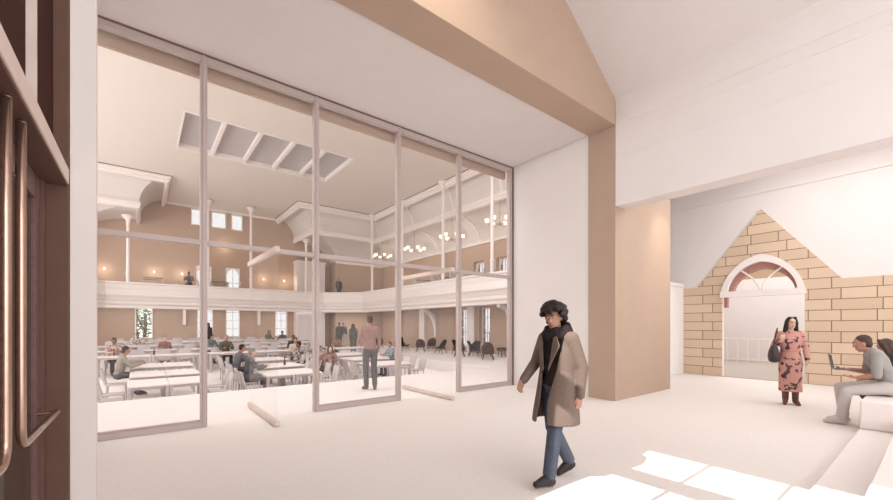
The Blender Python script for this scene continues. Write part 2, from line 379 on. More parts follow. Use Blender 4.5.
def entrance_door(name, y0, y1, ym, sgn):
    t = empty(name, (-.56, 0, 0)); tag(t, kind='structure')
    lo, hi = min(y0, y1), max(y0, y1)
    fr = MB().box(-.025, .025, lo + .005, lo + .11, .01, 2.475).box(-.025, .025, hi - .22, hi - .005, .01, 2.475).box(-.025, .025, lo + .1, hi - .2, 2.32, 2.475).box(-.025, .025, lo + .1, hi - .2, .01, .25)
    fr.build('door_frame', 'door_wood', t, bevel=.004)
    MB().box(-.005, .005, lo + .1, hi - .2, .25, 2.32).build('pane', 'brown_glass', t)
    x = .115; pts = [(x, ym, 2.45)] + [(x, ym, z) for z in (2.0, 1.6, 1.2, 1.02)]
    for a in range(1, 7): pts.append((x, ym + sgn * .09 * (1 - math.cos(a * PI / 12)), 1.02 - .09 * math.sin(a * PI / 12)))
    pts += [(x, ym + sgn * .4, .93), (x, ym + sgn * .98, .93)]
    h = MB().tube(pts, .019, 14); h.ball((x, ym, 2.45), .019); h.ball(pts[-1], .019)
    h.build('handle', 'bronze', t, smooth=True)
    MB().cone((.02, ym + sgn * .95, .93), (x, ym + sgn * .95, .93), .012).cone((.02, ym, 2.2), (x, ym, 2.2), .012).build('handle_bracket', 'bronze', t)
entrance_door('door_1', 2.53, 3.80, 2.66, 1)
entrance_door('door_2', 2.51, 1.22, 2.40, -1)
# ------------------------------------------------------------------ glazed screen
MX = [-.95, .725, 2.41, 4.085, 5.68, 7.36]
def screen():
    for k in range(5):
        a, b = MX[k], MX[k + 1]; w = .045
        t = empty('window_%d' % (k + 2), (0, GY, 0)); tag(t, kind='structure')
        m = MB()
        m.box(a + w, b - w, -.05, .05, CZ - .11, CZ - .002)
        m.box(a + w, b - w, -.045, .045, 2.70, 2.775)
        if k % 2 == 0: m.box(a + w, b - w, -.05, .05, 0, .085).box(a + w, b - w, -.03, .03, .085, .11)
        m.build('window_frame', 'frame', t, bevel=.006)
        MB().box(a + w, b - w, -.006, .006, 2.775, CZ - .11).build('pane', 'glass', t)
        if k % 2 == 0: MB().box(a + w, b - w, -.006, .006, .10, 2.70).build('pane', 'glass', t)
    for k, x in enumerate(MX):
        m = MB().box(x - .045, x + .045, -.05, .05, 0, CZ).box(x - .018, x + .018, -.065, .065, 0, CZ)
        o = m.build('trim_%d' % (k + 1), 'frame', bevel=.005); o.location = (0, GY, 0); tag(o, kind='structure')
    for i, x in enumerate((1.58, 4.93)):
        t = empty('door_%d' % (i + 3), (x, GY + .22, 0)); tag(t, kind='structure')
        MB().box(-.035, .035, -.95, .95, .012, .085).build('bottom_rail', 'pale_frame', t, bevel=.008)
        MB().box(-.035, .035, -.95, .95, 2.60, 2.685).build('top_rail', 'pale_frame', t, bevel=.008)
        MB().box(-.006, .006, -.94, .94, .085, 2.60).build('pane', 'door_glass', t)
screen()
struct('trim_head', MB().box(-1.0, 7.42, GY + .2, GY + .28, 5.31, CZ + .3), 'tan')
# dark strips painting shade round the screen head and the lobby plane joints
m = MB().box(-1, XW, GY - .075, GY - .05, CZ - .018, CZ).box(XW - .0, XW + .018, GY - .07, GY - .05, 0, CZ)
struct('trim_bead', m, 'dark_line')
# ------------------------------------------------------------------ hall shell
BY = 28.1; XR = 14.8; XC = 4.15; HC = 8.8
def mir(x): return 2 * XC - x
lows = [(-.3, .5, .8, 2.9), (2.66, 3.5, .8, 2.9), (4.2, 5.0, .8, 2.9), (7.15, 7.95, .8, 2.9)]
gals = [(2.62, 3.42, 3.3, 5.2), (4.2, 5.0, 3.3, 5.2)]
tops = [(2.35, 2.95, 7.65, 8.65), (3.42, 4.22, 7.65, 8.65), (4.52, 5.16, 7.65, 8.65)]
m = MB(); wall_grid(m, 'x', BY, .3, -2.7, 11.0, -1, 8.95, lows + gals + tops)
struct('wall_back', m, 'tan_wall')
m = MB().box(11.2, XR, 27.0, 27.3, -.9, 6.6).box(11.0, 11.2, 27.0, BY, -.9, 7.6).box(-2.9, -2.7, 27, BY, -.9, 7.6).box(-6.5, -2.9, 27.0, 27.3, -.9, 6.6)
struct('wall_back_wings', m, 'tan_wall')
rl = [(15.1, 15.95, .4, 2.5), (17.0, 17.85, .3, 2.5)]
rg = [(13.8, 14.6, 3.2, 5.1), (15.55, 16.4, 3.2, 5.1), (18.1, 18.9, 3.2, 5.1)]
m = MB(); wall_grid(m, 'y', XR, .5, GY, 27.3, -1, 6.6, rl + rg)
struct('wall_right', m, 'tan_wall')
struct('wall_left', MB().box(-6.8, -6.5, GY, 27.3, -1, 9), 'tan_wall')
struct('wall_hall_front', MB().box(7.7, XR, GY, GY + .2, 0, 6.2).box(-6.5, -.95, GY, GY + .2, 0, CZ), 'tan_wall')
# back wall windows
n_w = 7
def hall_window(u0, u1, z0, z1, side, archd=False, bars=2):
    global n_w
    t = empty('window_%d' % n_w, (0, 0, 0)); n_w += 1; tag(t, kind='structure')
    m = MB(); w = .05
    def bx(a, b, c, d, dd0=-.04, dd1=.06):
        if side == 'x': m.box(a, b, BY + dd0, BY + dd1, c, d)
        else: m.box(XR + dd0 + (.25), XR + dd1 + .25, a, b, c, d)
    bx(u0, u0 + w, z0, z1); bx(u1 - w, u1, z0, z1); bx(u0 + w, u1 - w, z0, z0 + w); bx(u0 + w, u1 - w, z1 - w, z1)
    if bars:
        bx((u0 + u1) / 2 - .018, (u0 + u1) / 2 + .018, z0 + w, z1 - w, -.01, .03)
        for q in range(1, bars + 1):
            z = z0 + (z1 - z0) * q / (bars + 1); bx(u0 + w, u1 - w, z - .018, z + .018, -.008, .028)
    if archd:
        um = (u0 + u1) / 2
        for k in range(6):
            a0 = u0 + (u1 - u0) * k / 6; a1 = u0 + (u1 - u0) * (k + 1) / 6; c_ = (a0 + a1) / 2
            h = .42 * (abs(c_ - um) / ((u1 - u0) / 2)) ** 2
            if h > .03: bx(max(a0, u0 + w), min(a1, u1 - w), z1 - w - h, z1 - w, -.038, .058)
    m.build('window_frame', 'trim_white', t)
    g = MB()
    if side == 'x': g.box(u0 + w, u1 - w, BY + .06, BY + .07, z0 + w, z1 - w)
    else: g.box(XR + .3, XR + .31, u0 + w, u1 - w, z0 + w, z1 - w)
    g.build('pane', 'leafy_glass' if bars == 0 and z0 < 1 else 'window_glass', t)
hall_window(*lows[0], 'x', bars=0)
for h in lows[1:]: hall_window(*h, 'x', bars=3)
for h in gals: hall_window(*h, 'x', True, 1)
for h in tops: hall_window(*h, 'x', False, 0)
for h in rl: hall_window(*h, 'y', False, 3)
for h in rg: hall_window(*h, 'y', True, 1)
# hall flat ceiling with the skylight opening and the arm
m = MB()
SX0, SX1, SY0, SY1 = 1.15, 7.3, 15.9, 19.3
m.box(-3.8, 12.1, 7.0, SY0, HC, HC + .2).box(-3.8, SX0, SY0, SY1, HC, HC + .2).box(SX1, 12.1, SY0, SY1, HC, HC + .2).box(-3.8, 12.1, SY1, 23.3, HC, HC + .2).box(1.0, 7.3, 23.3, BY + .3, HC, HC + .2)
struct('ceiling_hall', m, 'hall_ceiling')
struct('ceiling_eave', MB().box(-7, 15.3, 6.2, 7.2, 9.02, 9.2), 'trim_white')  # slab added overhead to stop a strip of sun leaking in
t = empty('window_%d' % n_w); tag(t, kind='structure'); n_w += 1
m = MB().box(SX0 - .05, SX0 + .02, SY0, SY1, HC - .01, HC + .26).box(SX1 - .02, SX1 + .05, SY0, SY1, HC - .01, HC + .26).box(SX0, SX1, SY0 - .05, SY0 + .02, HC - .01, HC + .26).box(SX0, SX1, SY1 - .02, SY1 + .05, HC - .01, HC + .26)
m.build('window_frame', 'trim_white', t)
m = MB()
for k in range(1, 5):
    x = SX0 + (SX1 - SX0) * k / 5; m.box(x - .06, x + .06, SY0, SY1, HC + .02, HC + .2)
m.build('glazing_bar', 'trim_white', t)
MB().box(SX0, SX1, SY0, SY1, HC + .2, HC + .24).build('pane', 'skylight_grey', t)
# coves: path right of centre, mirrored for the left
def path(s, d=0, left=False):
    p = [(12.1 + 2.7 * s + d, 7.0), (12.1 + 2.7 * s + d, 23.3 + 3.7 * s + d), (7.3 + 3.7 * s + d, 23.3 + 3.7 * s + d), (7.3 + 3.7 * s + d, BY)]
    return [(mir(x), y) for x, y in p] if left else p
prof = [(0, HC)] + [(.30 * math.sin(a * PI / 16), HC - 1.3 * (1 - math.cos(a * PI / 16))) for a in range(1, 9)]
prof2 = [(.30 + .70 * math.sin(a * PI / 20), 6.15 + 1.35 * math.cos(a * PI / 20)) for a in range(0, 11)]
for left in (False, True):
    m = MB()
    for pr in (prof, prof2):
        bot = [[Vector((x, y, z)) for (x, y) in path(s, 0, left)] for s, z in pr]
        rows = [[m.b.verts.new(v) for v in r] for r in bot]; up = [[m.b.verts.new(v + Vector((0, 0, .12))) for v in r] for r in bot]
        for R in (rows, up):
            for a, b in zip(R, R[1:]):
                for k in range(3): m.b.faces.new((a[k], a[k + 1], b[k + 1], b[k]))
        for k in range(3):
            m.b.faces.new((rows[0][k], rows[0][k + 1], up[0][k + 1], up[0][k])); m.b.faces.new((rows[-1][k], rows[-1][k + 1], up[-1][k + 1], up[-1][k]))
        for k in (0, 3):
            for q in range(len(rows) - 1): m.b.faces.new((rows[q][k], rows[q + 1][k], up[q + 1][k], up[q][k]))
    o = m.build('ceiling_cove_' + ('left' if left else 'right'), 'cove_white'); tag(o, kind='structure')
    # cornice mouldings
    for nm, s, z, pro in (('trim_cornice', 0, HC, [(-.14, .0), (-.14, -.10), (-.07, -.13), (-.07, -.24), (.0, -.28), (.0, -.33), (.10, -.33), (.10, 0)]),
                          ('trim_lower_cornice', .30, 7.5, [(-.07, .08), (-.07, -.05), (-.03, -.09), (-.03, -.19), (.05, -.22), (.12, -.22), (.12, .05)])):
        m = MB(); rings = []
        for d, dz in pro: rings.append([m.b.verts.new((x, y, z + dz)) for x, y in path(s, d, left)])
        n = len(rings)
        for q in range(n):
            for k in range(3): m.b.faces.new((rings[q][k], rings[q][k + 1], rings[(q + 1) % n][k + 1], rings[(q + 1) % n][k]))
        for k in (0, 3): m.b.faces.new([r[k] for r in rings])
        if s == 0:
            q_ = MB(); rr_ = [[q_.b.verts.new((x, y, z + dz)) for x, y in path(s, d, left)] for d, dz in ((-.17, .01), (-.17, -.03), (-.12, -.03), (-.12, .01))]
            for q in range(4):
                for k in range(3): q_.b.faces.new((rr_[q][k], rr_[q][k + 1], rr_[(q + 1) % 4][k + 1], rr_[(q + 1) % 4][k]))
            struct('trim_cornice_bead', q_, 'dark_line')  # dark strip painting the shade where cornice meets ceiling
        struct(nm + ('_left' if left else '_right'), m, 'trim_white')
    # ribs across the coves
    m = MB()
    sgn = -1 if left else 1
    for y in (12.4, 15.9, 19.8):
        for pr in (prof, prof2):
            pts = [(mir(12.1 + 2.7 * s) if left else 12.1 + 2.7 * s, z) for s, z in pr]
            for (xa, za), (xb, zb) in zip(pts, pts[1:]):
                m.prism([(xa, za + .02), (xb, zb + .02), (xb, zb - .07), (xa, za - .07)], lambda x, z, y=y: (x, y - .07, z), lambda x, z, y=y: (x, y + .07, z))
    struct('trim_rib' + ('_left' if left else '_right'), m, 'trim_white')
# wall-top moulding
m = MB().box(XR - .08, XR, 7, 27, 6.02, 6.16).box(11, XR, 26.92, 27, 6.02, 6.16)
struct('trim_wall_top', m, 'trim_white')
m = MB().box(1.0, 7.3, BY - .06, BY, HC - .12, HC)
struct('trim_back_top', m, 'trim_white')
# balcony: front polyline
FP = [(11.75, 8.7), (11.75, 24.1), (9.75, 26.0), (mir(9.75), 26.0), (mir(11.75), 24.1), (mir(11.75), 7.2)]
def off(pts, d):
    out = []
    for i, p in enumerate(pts):
        ns = []
        for a, b in ((i - 1, i), (i, i + 1)):
            if a >= 0 and b < len(pts):
                v = Vector(pts[b]) - Vector(pts[a]); v.normalize(); ns.append(Vector((v.y, -v.x)))
        n = sum(ns, Vector((0, 0))); n.normalize(); c = n.dot(ns[0]); out.append((p[0] + n.x * d / c, p[1] + n.y * d / c))
    return out
bal = tag(empty('trim_balcony'), kind='structure')
def sweep(pro, mname, nm, pts=FP):
    m = MB(); rings = [[m.b.verts.new((x, y, z)) for x, y in off(pts, d)] for d, z in pro]; n = len(rings)
    for q in range(n):
        for k in range(len(pts) - 1): m.b.faces.new((rings[q][k], rings[q][k + 1], rings[(q + 1) % n][k + 1], rings[(q + 1) % n][k]))
    for k in (0, len(pts) - 1): m.b.faces.new([r[k] for r in rings])
    return m.build(nm, mname, bal)
sweep([(.14, 3.78), (-.06, 3.78), (-.06, 3.70), (0, 3.66), (0, 3.24), (-.05, 3.20), (-.12, 3.12), (-.12, 3.04), (-.04, 3.4), (.02, 2.86), (.06, 2.80), (.14, 2.80)], 'trim_white', 'parapet')
sweep([(.05, 2.80), (-.02, 2.78), (-.06, 2.66), (.0, 2.60), (.06, 2.58), (.06, 2.44), (.12, 2.42), (.12, 2.80)], 'trim_white', 'fascia')
m = MB()
m.box(11.9, XR, 8.7, 24.3, 2.6, 2.78).box(-6.5, mir(11.9), 7.2, 24.3, 2.6, 2.78)
m.prism([(11.9, 24.3), (9.85, 26.15), (mir(9.85), 26.15), (mir(11.9), 24.3), (-6.5, 24.3), (-6.5, 27), (-2.7, 27), (-2.7, BY), (11.0, BY), (11.0, 27), (XR, 27), (XR, 24.3)], lambda x, y: (x, y, 2.6), lambda x, y: (x, y, 2.78))
m.build('gallery_floor', 'ceiling_white', bal)
# scroll at the balcony end
m = MB().prism([(8.72, 3.70), (9.6, 3.72), (9.9, 3.78), (9.6, 3.95), (9.35, 4.12), (9.2, 4.22), (8.72, 4.22)], lambda y, z: (11.68, y, z), lambda y, z: (11.9, y, z))
m.build('end_scroll', 'trim_white', bal)
# slim cast columns on the balcony front
cols = [(12.0, 12.1, 8.79, 'slim white column on the side gallery, nearest the glazed screen end'),
        (12.0, 15.6, 8.79, 'slim white column on the side gallery rising between the hanging chandeliers'),
        (12.0, 19.5, 8.79, 'slim white column on the side gallery just hidden by the glazing mullion'),
        (11.95, 23.2, 8.79, 'slim white column at the back corner of the side gallery'),
        (8.65, 26.25, 7.25, 'slim white column on the back gallery before the panelled enclosure'),
        (5.28, 26.2, 8.75, 'slim white column on the back gallery beside the three small high windows'),
        (3.02, 26.2, 8.75, 'slim white column on the back gallery behind the tall mullion'),
        (-.56, 26.2, 7.25, 'slim white column on the back gallery under the curved vault end'),]
for x, y, zt, lb in cols:
    t = empty('gallery_column', (x, y, 2.78), 0, lb, 'column', 'slim columns on the gallery')
    h = zt - 2.78
    MB().lathe([(.13, 0), (.13, .08), (.09, .14), (.085, 1.5), (.11, 1.53), (.11, 1.58), (.08, 1.62), (.07, h - .45)]).build('shaft', 'column_white', t, smooth=False)
    MB().lathe([(.07, h - .45), (.10, h - .42), (.10, h - .38), (.08, h - .34), (.11, h - .22), (.24, h - .08), (.27, h - .06), (.27, h)]).build('capital', 'column_white', t)
# piers, brackets and lower columns on the right wall
for y, lb in ((16.45, 'broad white pilaster on the hall side wall between the two low windows'), (21.3, 'broad white pilaster on the hall side wall behind the lounge chairs')):
    o = MB().box(-.22, -.002, -.3, .3, 0, 2.6).build('pilaster', 'column_white', bevel=.01); o.location = (XR, y, 0); tag(o, lb, 'pilaster')
def bracket(x, y, rz, lb):
    m = MB(); n = 10
    for k in range(n):
        a0, a1 = k / n * PI / 2, (k + 1) / n * PI / 2
        q = [(1.15 * (1 - math.cos(a)), 1.2 * math.sin(a)) for a in (a0, a1)] + [(1.0 * (1 - math.cos(a)) + .17, 1.05 * math.sin(a) - .02) for a in (a1, a0)]
        m.prism(q, lambda u, z: (u, -.12, z), lambda u, z: (u, .12, z))
    m.box(-.02, .14, -.08, .08, -.5, .9).ball((.06, 0, -.52), .09)
    o = m.build('bracket', 'column_white'); o.location = (x, y, 1.38); o.rotation_euler.z = rz; tag(o, lb, 'bracket', 'curved brackets under the gallery')
bracket(XR - .02, 19.9, PI, 'curved white bracket under the gallery between the two pilasters')
bracket(XR - .02, 13.3, PI, 'curved white bracket under the gallery beside the end mullion')
def drop(x, lb):
    m = MB().box(-.07, .07, -.3, 0, -1.0, 0).box(-.09, .09, -.34, 0, -.1, 0).ball((0, -.15, -1.02), (.08, .12, .08))
    o = m.build('bracket', 'column_white'); o.location = (x, BY, 2.6); tag(o, lb, 'bracket', 'brackets on the back wall')
drop(2.0, 'short white bracket on the back wall between the leafy window and mullion')
drop(6.1, 'short white bracket on the back wall, seen through the open glass door')
# panelled enclosure at the back
m = MB()
for k in range(13):
    m.box(8.4 + k * .15, 8.4 + k * .15 + .13, 27.3, 27.34, -.0, 5.9)
m.box(8.4, 10.34, 27.34, BY, 0, 5.9).box(8.34, 10.4, 27.24, BY, 5.9, 6.02)
struct('wall_enclosure', m, 'column_white')
# railing outside the low side windows
t = empty('window_railing', (XR + .6, 16.6, 0), 0, 'dark upright railing outside the low windows of the side wall', 'railing')
MB().box(-.02, .02, -1.7, 1.8, 1.1, 1.15).build('handrail', 'cloth_charcoal', t)
for k in range(18): MB().box(-.015, .015, -1.65 + k * .19, -1.62 + k * .19, 0, 1.1).build('baluster', 'cloth_charcoal', t)
# tree outside the leafy window
t = empty('tree', (.1, 31.5, 0), 0, 'leafy green tree outside the unbarred window of the back wall', 'tree')
MB().cone((0, 0, -.6), (.1, 0, 2.2), .13, .07).cone((.1, 0, 1.0), (-.5, 0, 2.6), .06, .03).build('trunk', 'bark', t)
m = MB()
for k in range(900):
    p = Vector((random.gauss(0, .75), random.gauss(0, .5), random.gauss(1.9, .8))); q = Quaternion((random.random(), random.random(), random.random(), random.random())).normalized()
    s = random.uniform(.08, .16); vs = [m.b.verts.new(p + q @ Vector(v)) for v in ((-s, 0, 0), (0, -s * .5, 0), (s, 0, 0), (0, s * .5, 0))]; m.b.faces.new(vs)
m.build('foliage', 'leaf', t)
# ------------------------------------------------------------------ wall lights and chandeliers
def sconce(x, y, z, lb, e=9):
    t = empty('wall_light', (x, y, z), 0, lb, 'wall light', 'wall lights on the back gallery wall')
    MB().box(-.04, .04, -.02, .0, -.08, .08).build('backplate', 'trim_white', t)
    MB().lathe([(.03, -.05), (.05, .05)], (0, -.07, 0), 12).build('lamp_shade', 'lamp_glow', t)
    l = bpy.data.lights.new('lamp', 'POINT'); l.energy = e; l.color = (1, .86, .68); l.shadow_soft_size = .06
    o = bpy.data.objects.new('lamp', l); C.objects.link(o); o.parent = t; o.location = (0, -.42, -.05)
for x, lb in ((-1.6, 'small glowing wall light on the back gallery, nearest the white pilaster'), (.55, 'small glowing wall light on the back gallery behind the dark table'),
              (1.9, 'small glowing wall light on the back gallery above the seated person'), (6.4, 'small glowing wall light between the column and the open door glass'),
              (7.75, 'small glowing wall light on the back gallery beside the panelled enclosure')):
    sconce(x, BY - .01, 4.62, lb)
sconce(4.05, BY - .01, 6.6, 'small wall light high on the back wall under the three small windows', 9)
def chandelier():
    t = empty('chandelier', (0, 0, 0), 0, 'x', 'chandelier', 'chandeliers over the side gallery')
    MB().cone((0, 0, 0), (0, 0, 1.3), .012, seg=6).lathe([(.02, -.12), (.07, -.06), (.07, 0), (.02, .06)], seg=12).build('stem', 'bronze', t)
    for k in range(6):
        a = k * PI / 3 + .3; c, s = math.cos(a), math.sin(a)
        ar = MB().tube([(c * .06, s * .06, -.05), (c * .3, s * .3, -.10), (c * .52, s * .52, -.06), (c * .6, s * .6, .03)], .014, 6).build('arm', 'bronze', t)
        MB().lathe([(.05, 0), (.10, .06), (.11, .17)], (c * .6, s * .6, .03), 12).build('lamp_shade', 'lamp_glow', ar)
    l = bpy.data.lights.new('lamp', 'POINT'); l.energy = 25; l.color = (1, .9, .78); l.shadow_soft_size = .04
    o = bpy.data.objects.new('lamp', l); C.objects.link(o); o.parent = t; o.location = (0, 0, -.25)
    return t
chs = [(13.3, 24.3, 6.5, 'chandelier of white shades above the gallery, half behind the central mullion'), (13.3, 20.2, 6.35, 'chandelier of white shades just past the mullion, middle of those over the gallery'),
       (13.3, 16.5, 6.45, 'chandelier of white shades hanging between two slim columns of the side gallery'), (13.3, 12.9, 6.55, 'chandelier of white shades nearest the end of the glazed screen')]
c0 = chandelier()
for i, (x, y, z, lb) in enumerate(chs):
    o = c0 if i == 0 else copy_tree(c0); o.location = (x, y, z - .2); o['label'] = lb
# ------------------------------------------------------------------ furniture
def make_table(w=.74, d=1.3, top='table_white'):
    t = empty('table', (0, 0, 0), 0, 'x', 'table')
    MB().box(-w / 2, w / 2, -d / 2, d / 2, .705, .74).build('tabletop', top, t, bevel=.004)
    MB().box(-w / 2 + .05, w / 2 - .05, -d / 2 + .05, d / 2 - .05, .64, .705).build('apron', 'table_leg', t)
    for a in (-1, 1):
        for b in (-1, 1):
            x, y = a * (w / 2 - .035), b * (d / 2 - .035); MB().box(x - .03, x + .03, y - .03, y + .03, 0, .705).build('leg', 'table_leg', t)
    return t
def make_chair():      # faces local +Y
    t = empty('dining_chair', (0, 0, 0), 0, 'x', 'chair')
    MB().box(-.21, .21, -.21, .21, .42, .46).build('seat', 'chair_white', t, bevel=.006)
    m = MB()
    sec = [[(x, -.2 - .10 * k / 4 + .02 * math.cos(x / .2 * 1.4), .46 + .40 * k / 4) for x in (-.2, -.1, 0, .1, .2)] + [(x, -.235 - .10 * k / 4 + .02 * math.cos(x / .2 * 1.4), .46 + .40 * k / 4) for x in (.2, .1, 0, -.1, -.2)] for k in range(5)]
    m.loft(sec); m.build('backrest', 'chair_white', t)
    for a in (-1, 1):
        for b in (-1, 1): MB().cone((a * .18, b * .18, .43), (a * .19, b * .20, 0), .022, .016, 8).build('leg', 'chair_white', t)
    return t
TAB = make_table(); TABX = make_table(1.45, .75); CH = make_chair(); used = {}
DTAB = make_table(.9, .6, 'dark_top')
def put(proto, x, y, z, rz, label, group=None):
    o = proto if proto.name not in used else copy_tree(proto); used[proto.name] = 1
    o.location = (x, y, z); o.rotation_euler = (0, 0, rz); o['label'] = label
    if group: o['group'] = group
    return o
colname = {'L': 'pilaster tables', 'C': 'middle tables', 'R': 'lounge-side tables'}
rown = ['first', 'second', 'third']
RY = {'L': [11.62, 13.05, 14.75], 'C': [11.75, 13.25, 14.95], 'R': [12.2, 13.75, 15.3]}
CX = {'L': .5, 'C': 3.37, 'R': 6.75}
def tilt(o, y):          # stand on the raked floor
    o.rotation_mode = 'XYZ'
for c in 'LCR':
    for r in range(3):
        y = RY[c][r]
        for s, sd in ((-1, 'window end'), (1, 'far end')):
            put(TAB, CX[c] + s * .376, y, fz(y - .5), 0, 'narrow white table at the %s, %s row, %s-side half of the pair' % (colname[c], rown[r], 'pilaster' if s < 0 else 'lounge'), 'paired white tables')
        for s in (-1, 1):
            for q in (-.33, .33):
                if (c == 'R' and s > 0 and r == 2) or (c == 'L' and ((s > 0 and r > 0) or (s < 0 and r == 2) or (s < 0 and r == 1 and q < 0))): continue
                rz = -PI / 2 if s < 0 else PI / 2
                put(CH, CX[c] + s * (1.02 if not (c == 'R' and s > 0) else 1.15), y + q, fz(y + q - .2), rz, 'white chair at the %s, %s row, %s side, %s of two' % (colname[c], rown[r], 'pilaster' if s < 0 else 'lounge', 'nearer' if q < 0 else 'further'), 'white chairs at the paired tables')
rowsX = {17.45: [-1.95, -.47, 1.0, 2.75, 4.25], 19.3: [-1.2, .4, 2.0, 3.9, 5.5], 21.3: [-.7, .95, 3.0, 4.7, 6.4], 23.0: [.1, 1.75, 3.4, 5.2, 6.9], 24.9: [-.6, 1.2, 3.0, 4.8, 6.6]}
rlab = {17.45: 'fourth', 19.3: 'fifth', 21.3: 'sixth', 23.0: 'seventh', 24.9: 'rearmost'}
tlab = ['first', 'second', 'third', 'fourth', 'fifth']
for y, xs in rowsX.items():
    for i, x in enumerate(xs):
        put(TABX, x, y, fz(y - .3), 0, 'long white table in the %s row, %s along from the pilaster' % (rlab[y], tlab[i]), 'long white tables across the hall')
        for q in (-.34, .34):
            put(CH, x + q, y + .62, fz(y + .5), PI, 'white chair behind the %s row, %s table along, %s seat' % (rlab[y], tlab[i], 'inner' if q < 0 else 'outer'), 'white chairs behind the long tables')
put(TABX, 7.9, 17.6, fz(17.3), 0, 'long white table before the reclining person in plaid', 'long white tables across the hall')
# gallery furniture
G0 = 2.78; GF = 3.4
for x, y, lb in ((.45, 26.75, 'dark-topped table on the back gallery between two white chairs, left of mullion'), (3.7, 26.95, 'dark-topped table on the back gallery beside the arched window'), (13.0, 18.6, 'dark-topped table on the side gallery, below the middle chandelier'),
                 (13.0, 16.9, 'dark-topped table on the side gallery beside the slim column'), (13.0, 14.4, 'dark-topped table on the side gallery, by the arched window')):
    put(DTAB, x, y, GF, 0, lb, 'dark tables on the gallery')
    for s in (-1, 1):
        if x < 10: put(CH, x + s * .85, y, GF, -s * -PI / 2, 'white chair on the back gallery, %s side of the %s dark table' % ('pilaster' if s < 0 else 'lounge', 'first' if x < 2 else 'second'), 'white chairs on the gallery')
        else: put(CH, x, y + s * .62, GF, PI if s > 0 else 0, 'white chair on the side gallery, %s side of the dark table %s' % ('near' if s < 0 else 'far', {18.6: 'below the middle chandelier', 16.9: 'beside the slim column', 14.4: 'by the arched window'}[y]), 'white chairs on the gallery')
m = MB().prism([(11.95, 8.8), (11.95, 24.25), (9.95, 26.2), (mir(9.95), 26.2), (-2.6, 26.9), (-2.6, BY), (11.0, BY), (11.0, 27), (XR, 27), (XR, 8.8)], lambda x, y: (x, y, G0), lambda x, y: (x, y, GF))
struct('floor_gallery', m, 'ceiling_white')
# lounge chairs
def make_lounge(m1, m2):
    t = empty('lounge_chair', (0, 0, 0), 0, 'x', 'lounge chair')
    # curved shell back (leaning) and seat shell
    m = MB(); secs = []
    for k in range(9):
        v = k / 8; w = .30 * math.sqrt(max(.05, 1 - (max(0, v - .35) / .66) ** 2)) + .02; z = .36 + .52 * v; y0 = -.20 - .26 * v
        o = [(w * math.sin(a * PI / 8 * .9), y0 + .16 * (1 - math.cos(a * PI / 8 * .9)), z) for a in range(-4, 5)]
        i = [(x * .93, yy + .035, zz) for x, yy, zz in o[::-1]]; secs.append(o + i)
    m.loft(secs); m.build('backrest', m1, t, smooth=False)
    m = MB(); secs = []
    for k in range(7):
        v = k / 6; w = .30 - .05 * v; y = -.26 + .56 * v; z = .36 + .05 * math.sin(v * PI) * -1 + .04 * v
        o = [(w * a / 4, y, z + .05 * (a / 4) ** 2) for a in range(-4, 5)]
        i = [(x, yy, zz - .05) for x, yy, zz in o[::-1]]; secs.append(o + i)
    m.loft(secs); m.build('seat', m2, t)
    for a in (-1, 1):
        for b in (-1, 1): MB().cone((a * .18, -.02 + b * .14, .36), (a * .29, -.02 + b * .30, 0), .030, .018, 8).build('leg', 'walnut', t)
    MB().cone((-.24, .14, .18), (.24, .14, .18), .014, seg=6).build('stretcher', 'walnut', t)
    return t
LB = make_lounge('leather_brown', 'leather_brown'); LD = make_lounge('leather_dark', 'leather_dark')
lounge = [(LB, 12.9, 24.0, .3, 'brown shell lounge chair furthest back beside the rose-shirted man'), (LD, 13.8, 22.9, .8, 'black shell lounge chair beside the central mullion'),
          (LD, 12.7, 20.4, -1.7, 'black shell lounge chair in profile just past the central mullion'), (LB, 12.75, 18.7, .1, 'brown shell lounge chair with its rounded back in front of the pilaster'),
          (LD, 14.0, 19.4, .5, 'black shell lounge chair tucked beside the pilaster'), (LD, 12.9, 17.0, 1.2, 'black shell lounge chair leaning towards the bracket, one of a facing pair'),
          (LD, 13.5, 16.2, -1.9, 'black shell lounge chair facing its twin below the curved bracket'), (LB, 12.25, 14.6, .05, 'brown shell lounge chair just before the mullion of the last bay'),
          (LD, 13.5, 14.9, .6, 'black shell lounge chair half hidden behind the last mullion'), (LD, 12.95, 14.3, -1.6, 'dark shell lounge chair in profile just past the last mullion'),
          (LB, 12.1, 12.45, .0, 'brown shell lounge chair, largest of the row, in the last bay'), (LD, 12.75, 13.2, .2, 'dark shell lounge chair directly behind the largest brown one')]
LB.scale = LD.scale = (.86, .86, .86)
for p, x, y, rz, lb in lounge: put(p, x, y, 0, rz - .82, lb, 'lounge chairs along the side wall')
t = empty('footstool', (13.35, 13.35 - .35, 0), 0, 'small brown footstool on splayed legs at the end of the lounge chairs', 'footstool')
t.location = (13.8, 13.25, 0)
MB().lathe([(.20, .30), (.26, .34), (.26, .40), (.18, .45), (.05, .46)]).build('seat', 'leather_brown', t)
for a in range(4): MB().cone((.12 * math.cos(a * PI / 2 + .7), .12 * math.sin(a * PI / 2 + .7), .32), (.2 * math.cos(a * PI / 2 + .7), .2 * math.sin(a * PI / 2 + .7), 0), .025, .016, 8).build('leg', 'walnut', t)
def side_table(x, y, lb):
    t = empty('side_table', (x, y, 0), 0, lb, 'side table')
    MB().lathe([(.30, .50), (.31, .52), (.30, .54)]).build('tabletop', 'table_white', t)
    for a in range(3): MB().cone((.1 * math.cos(a * 2.1), .1 * math.sin(a * 2.1), .5), (.22 * math.cos(a * 2.1), .22 * math.sin(a * 2.1), 0), .02, .015, 8).build('leg', 'walnut', t)
side_table(14.1, 15.3, 'round white side table beside the low windows of the side wall')
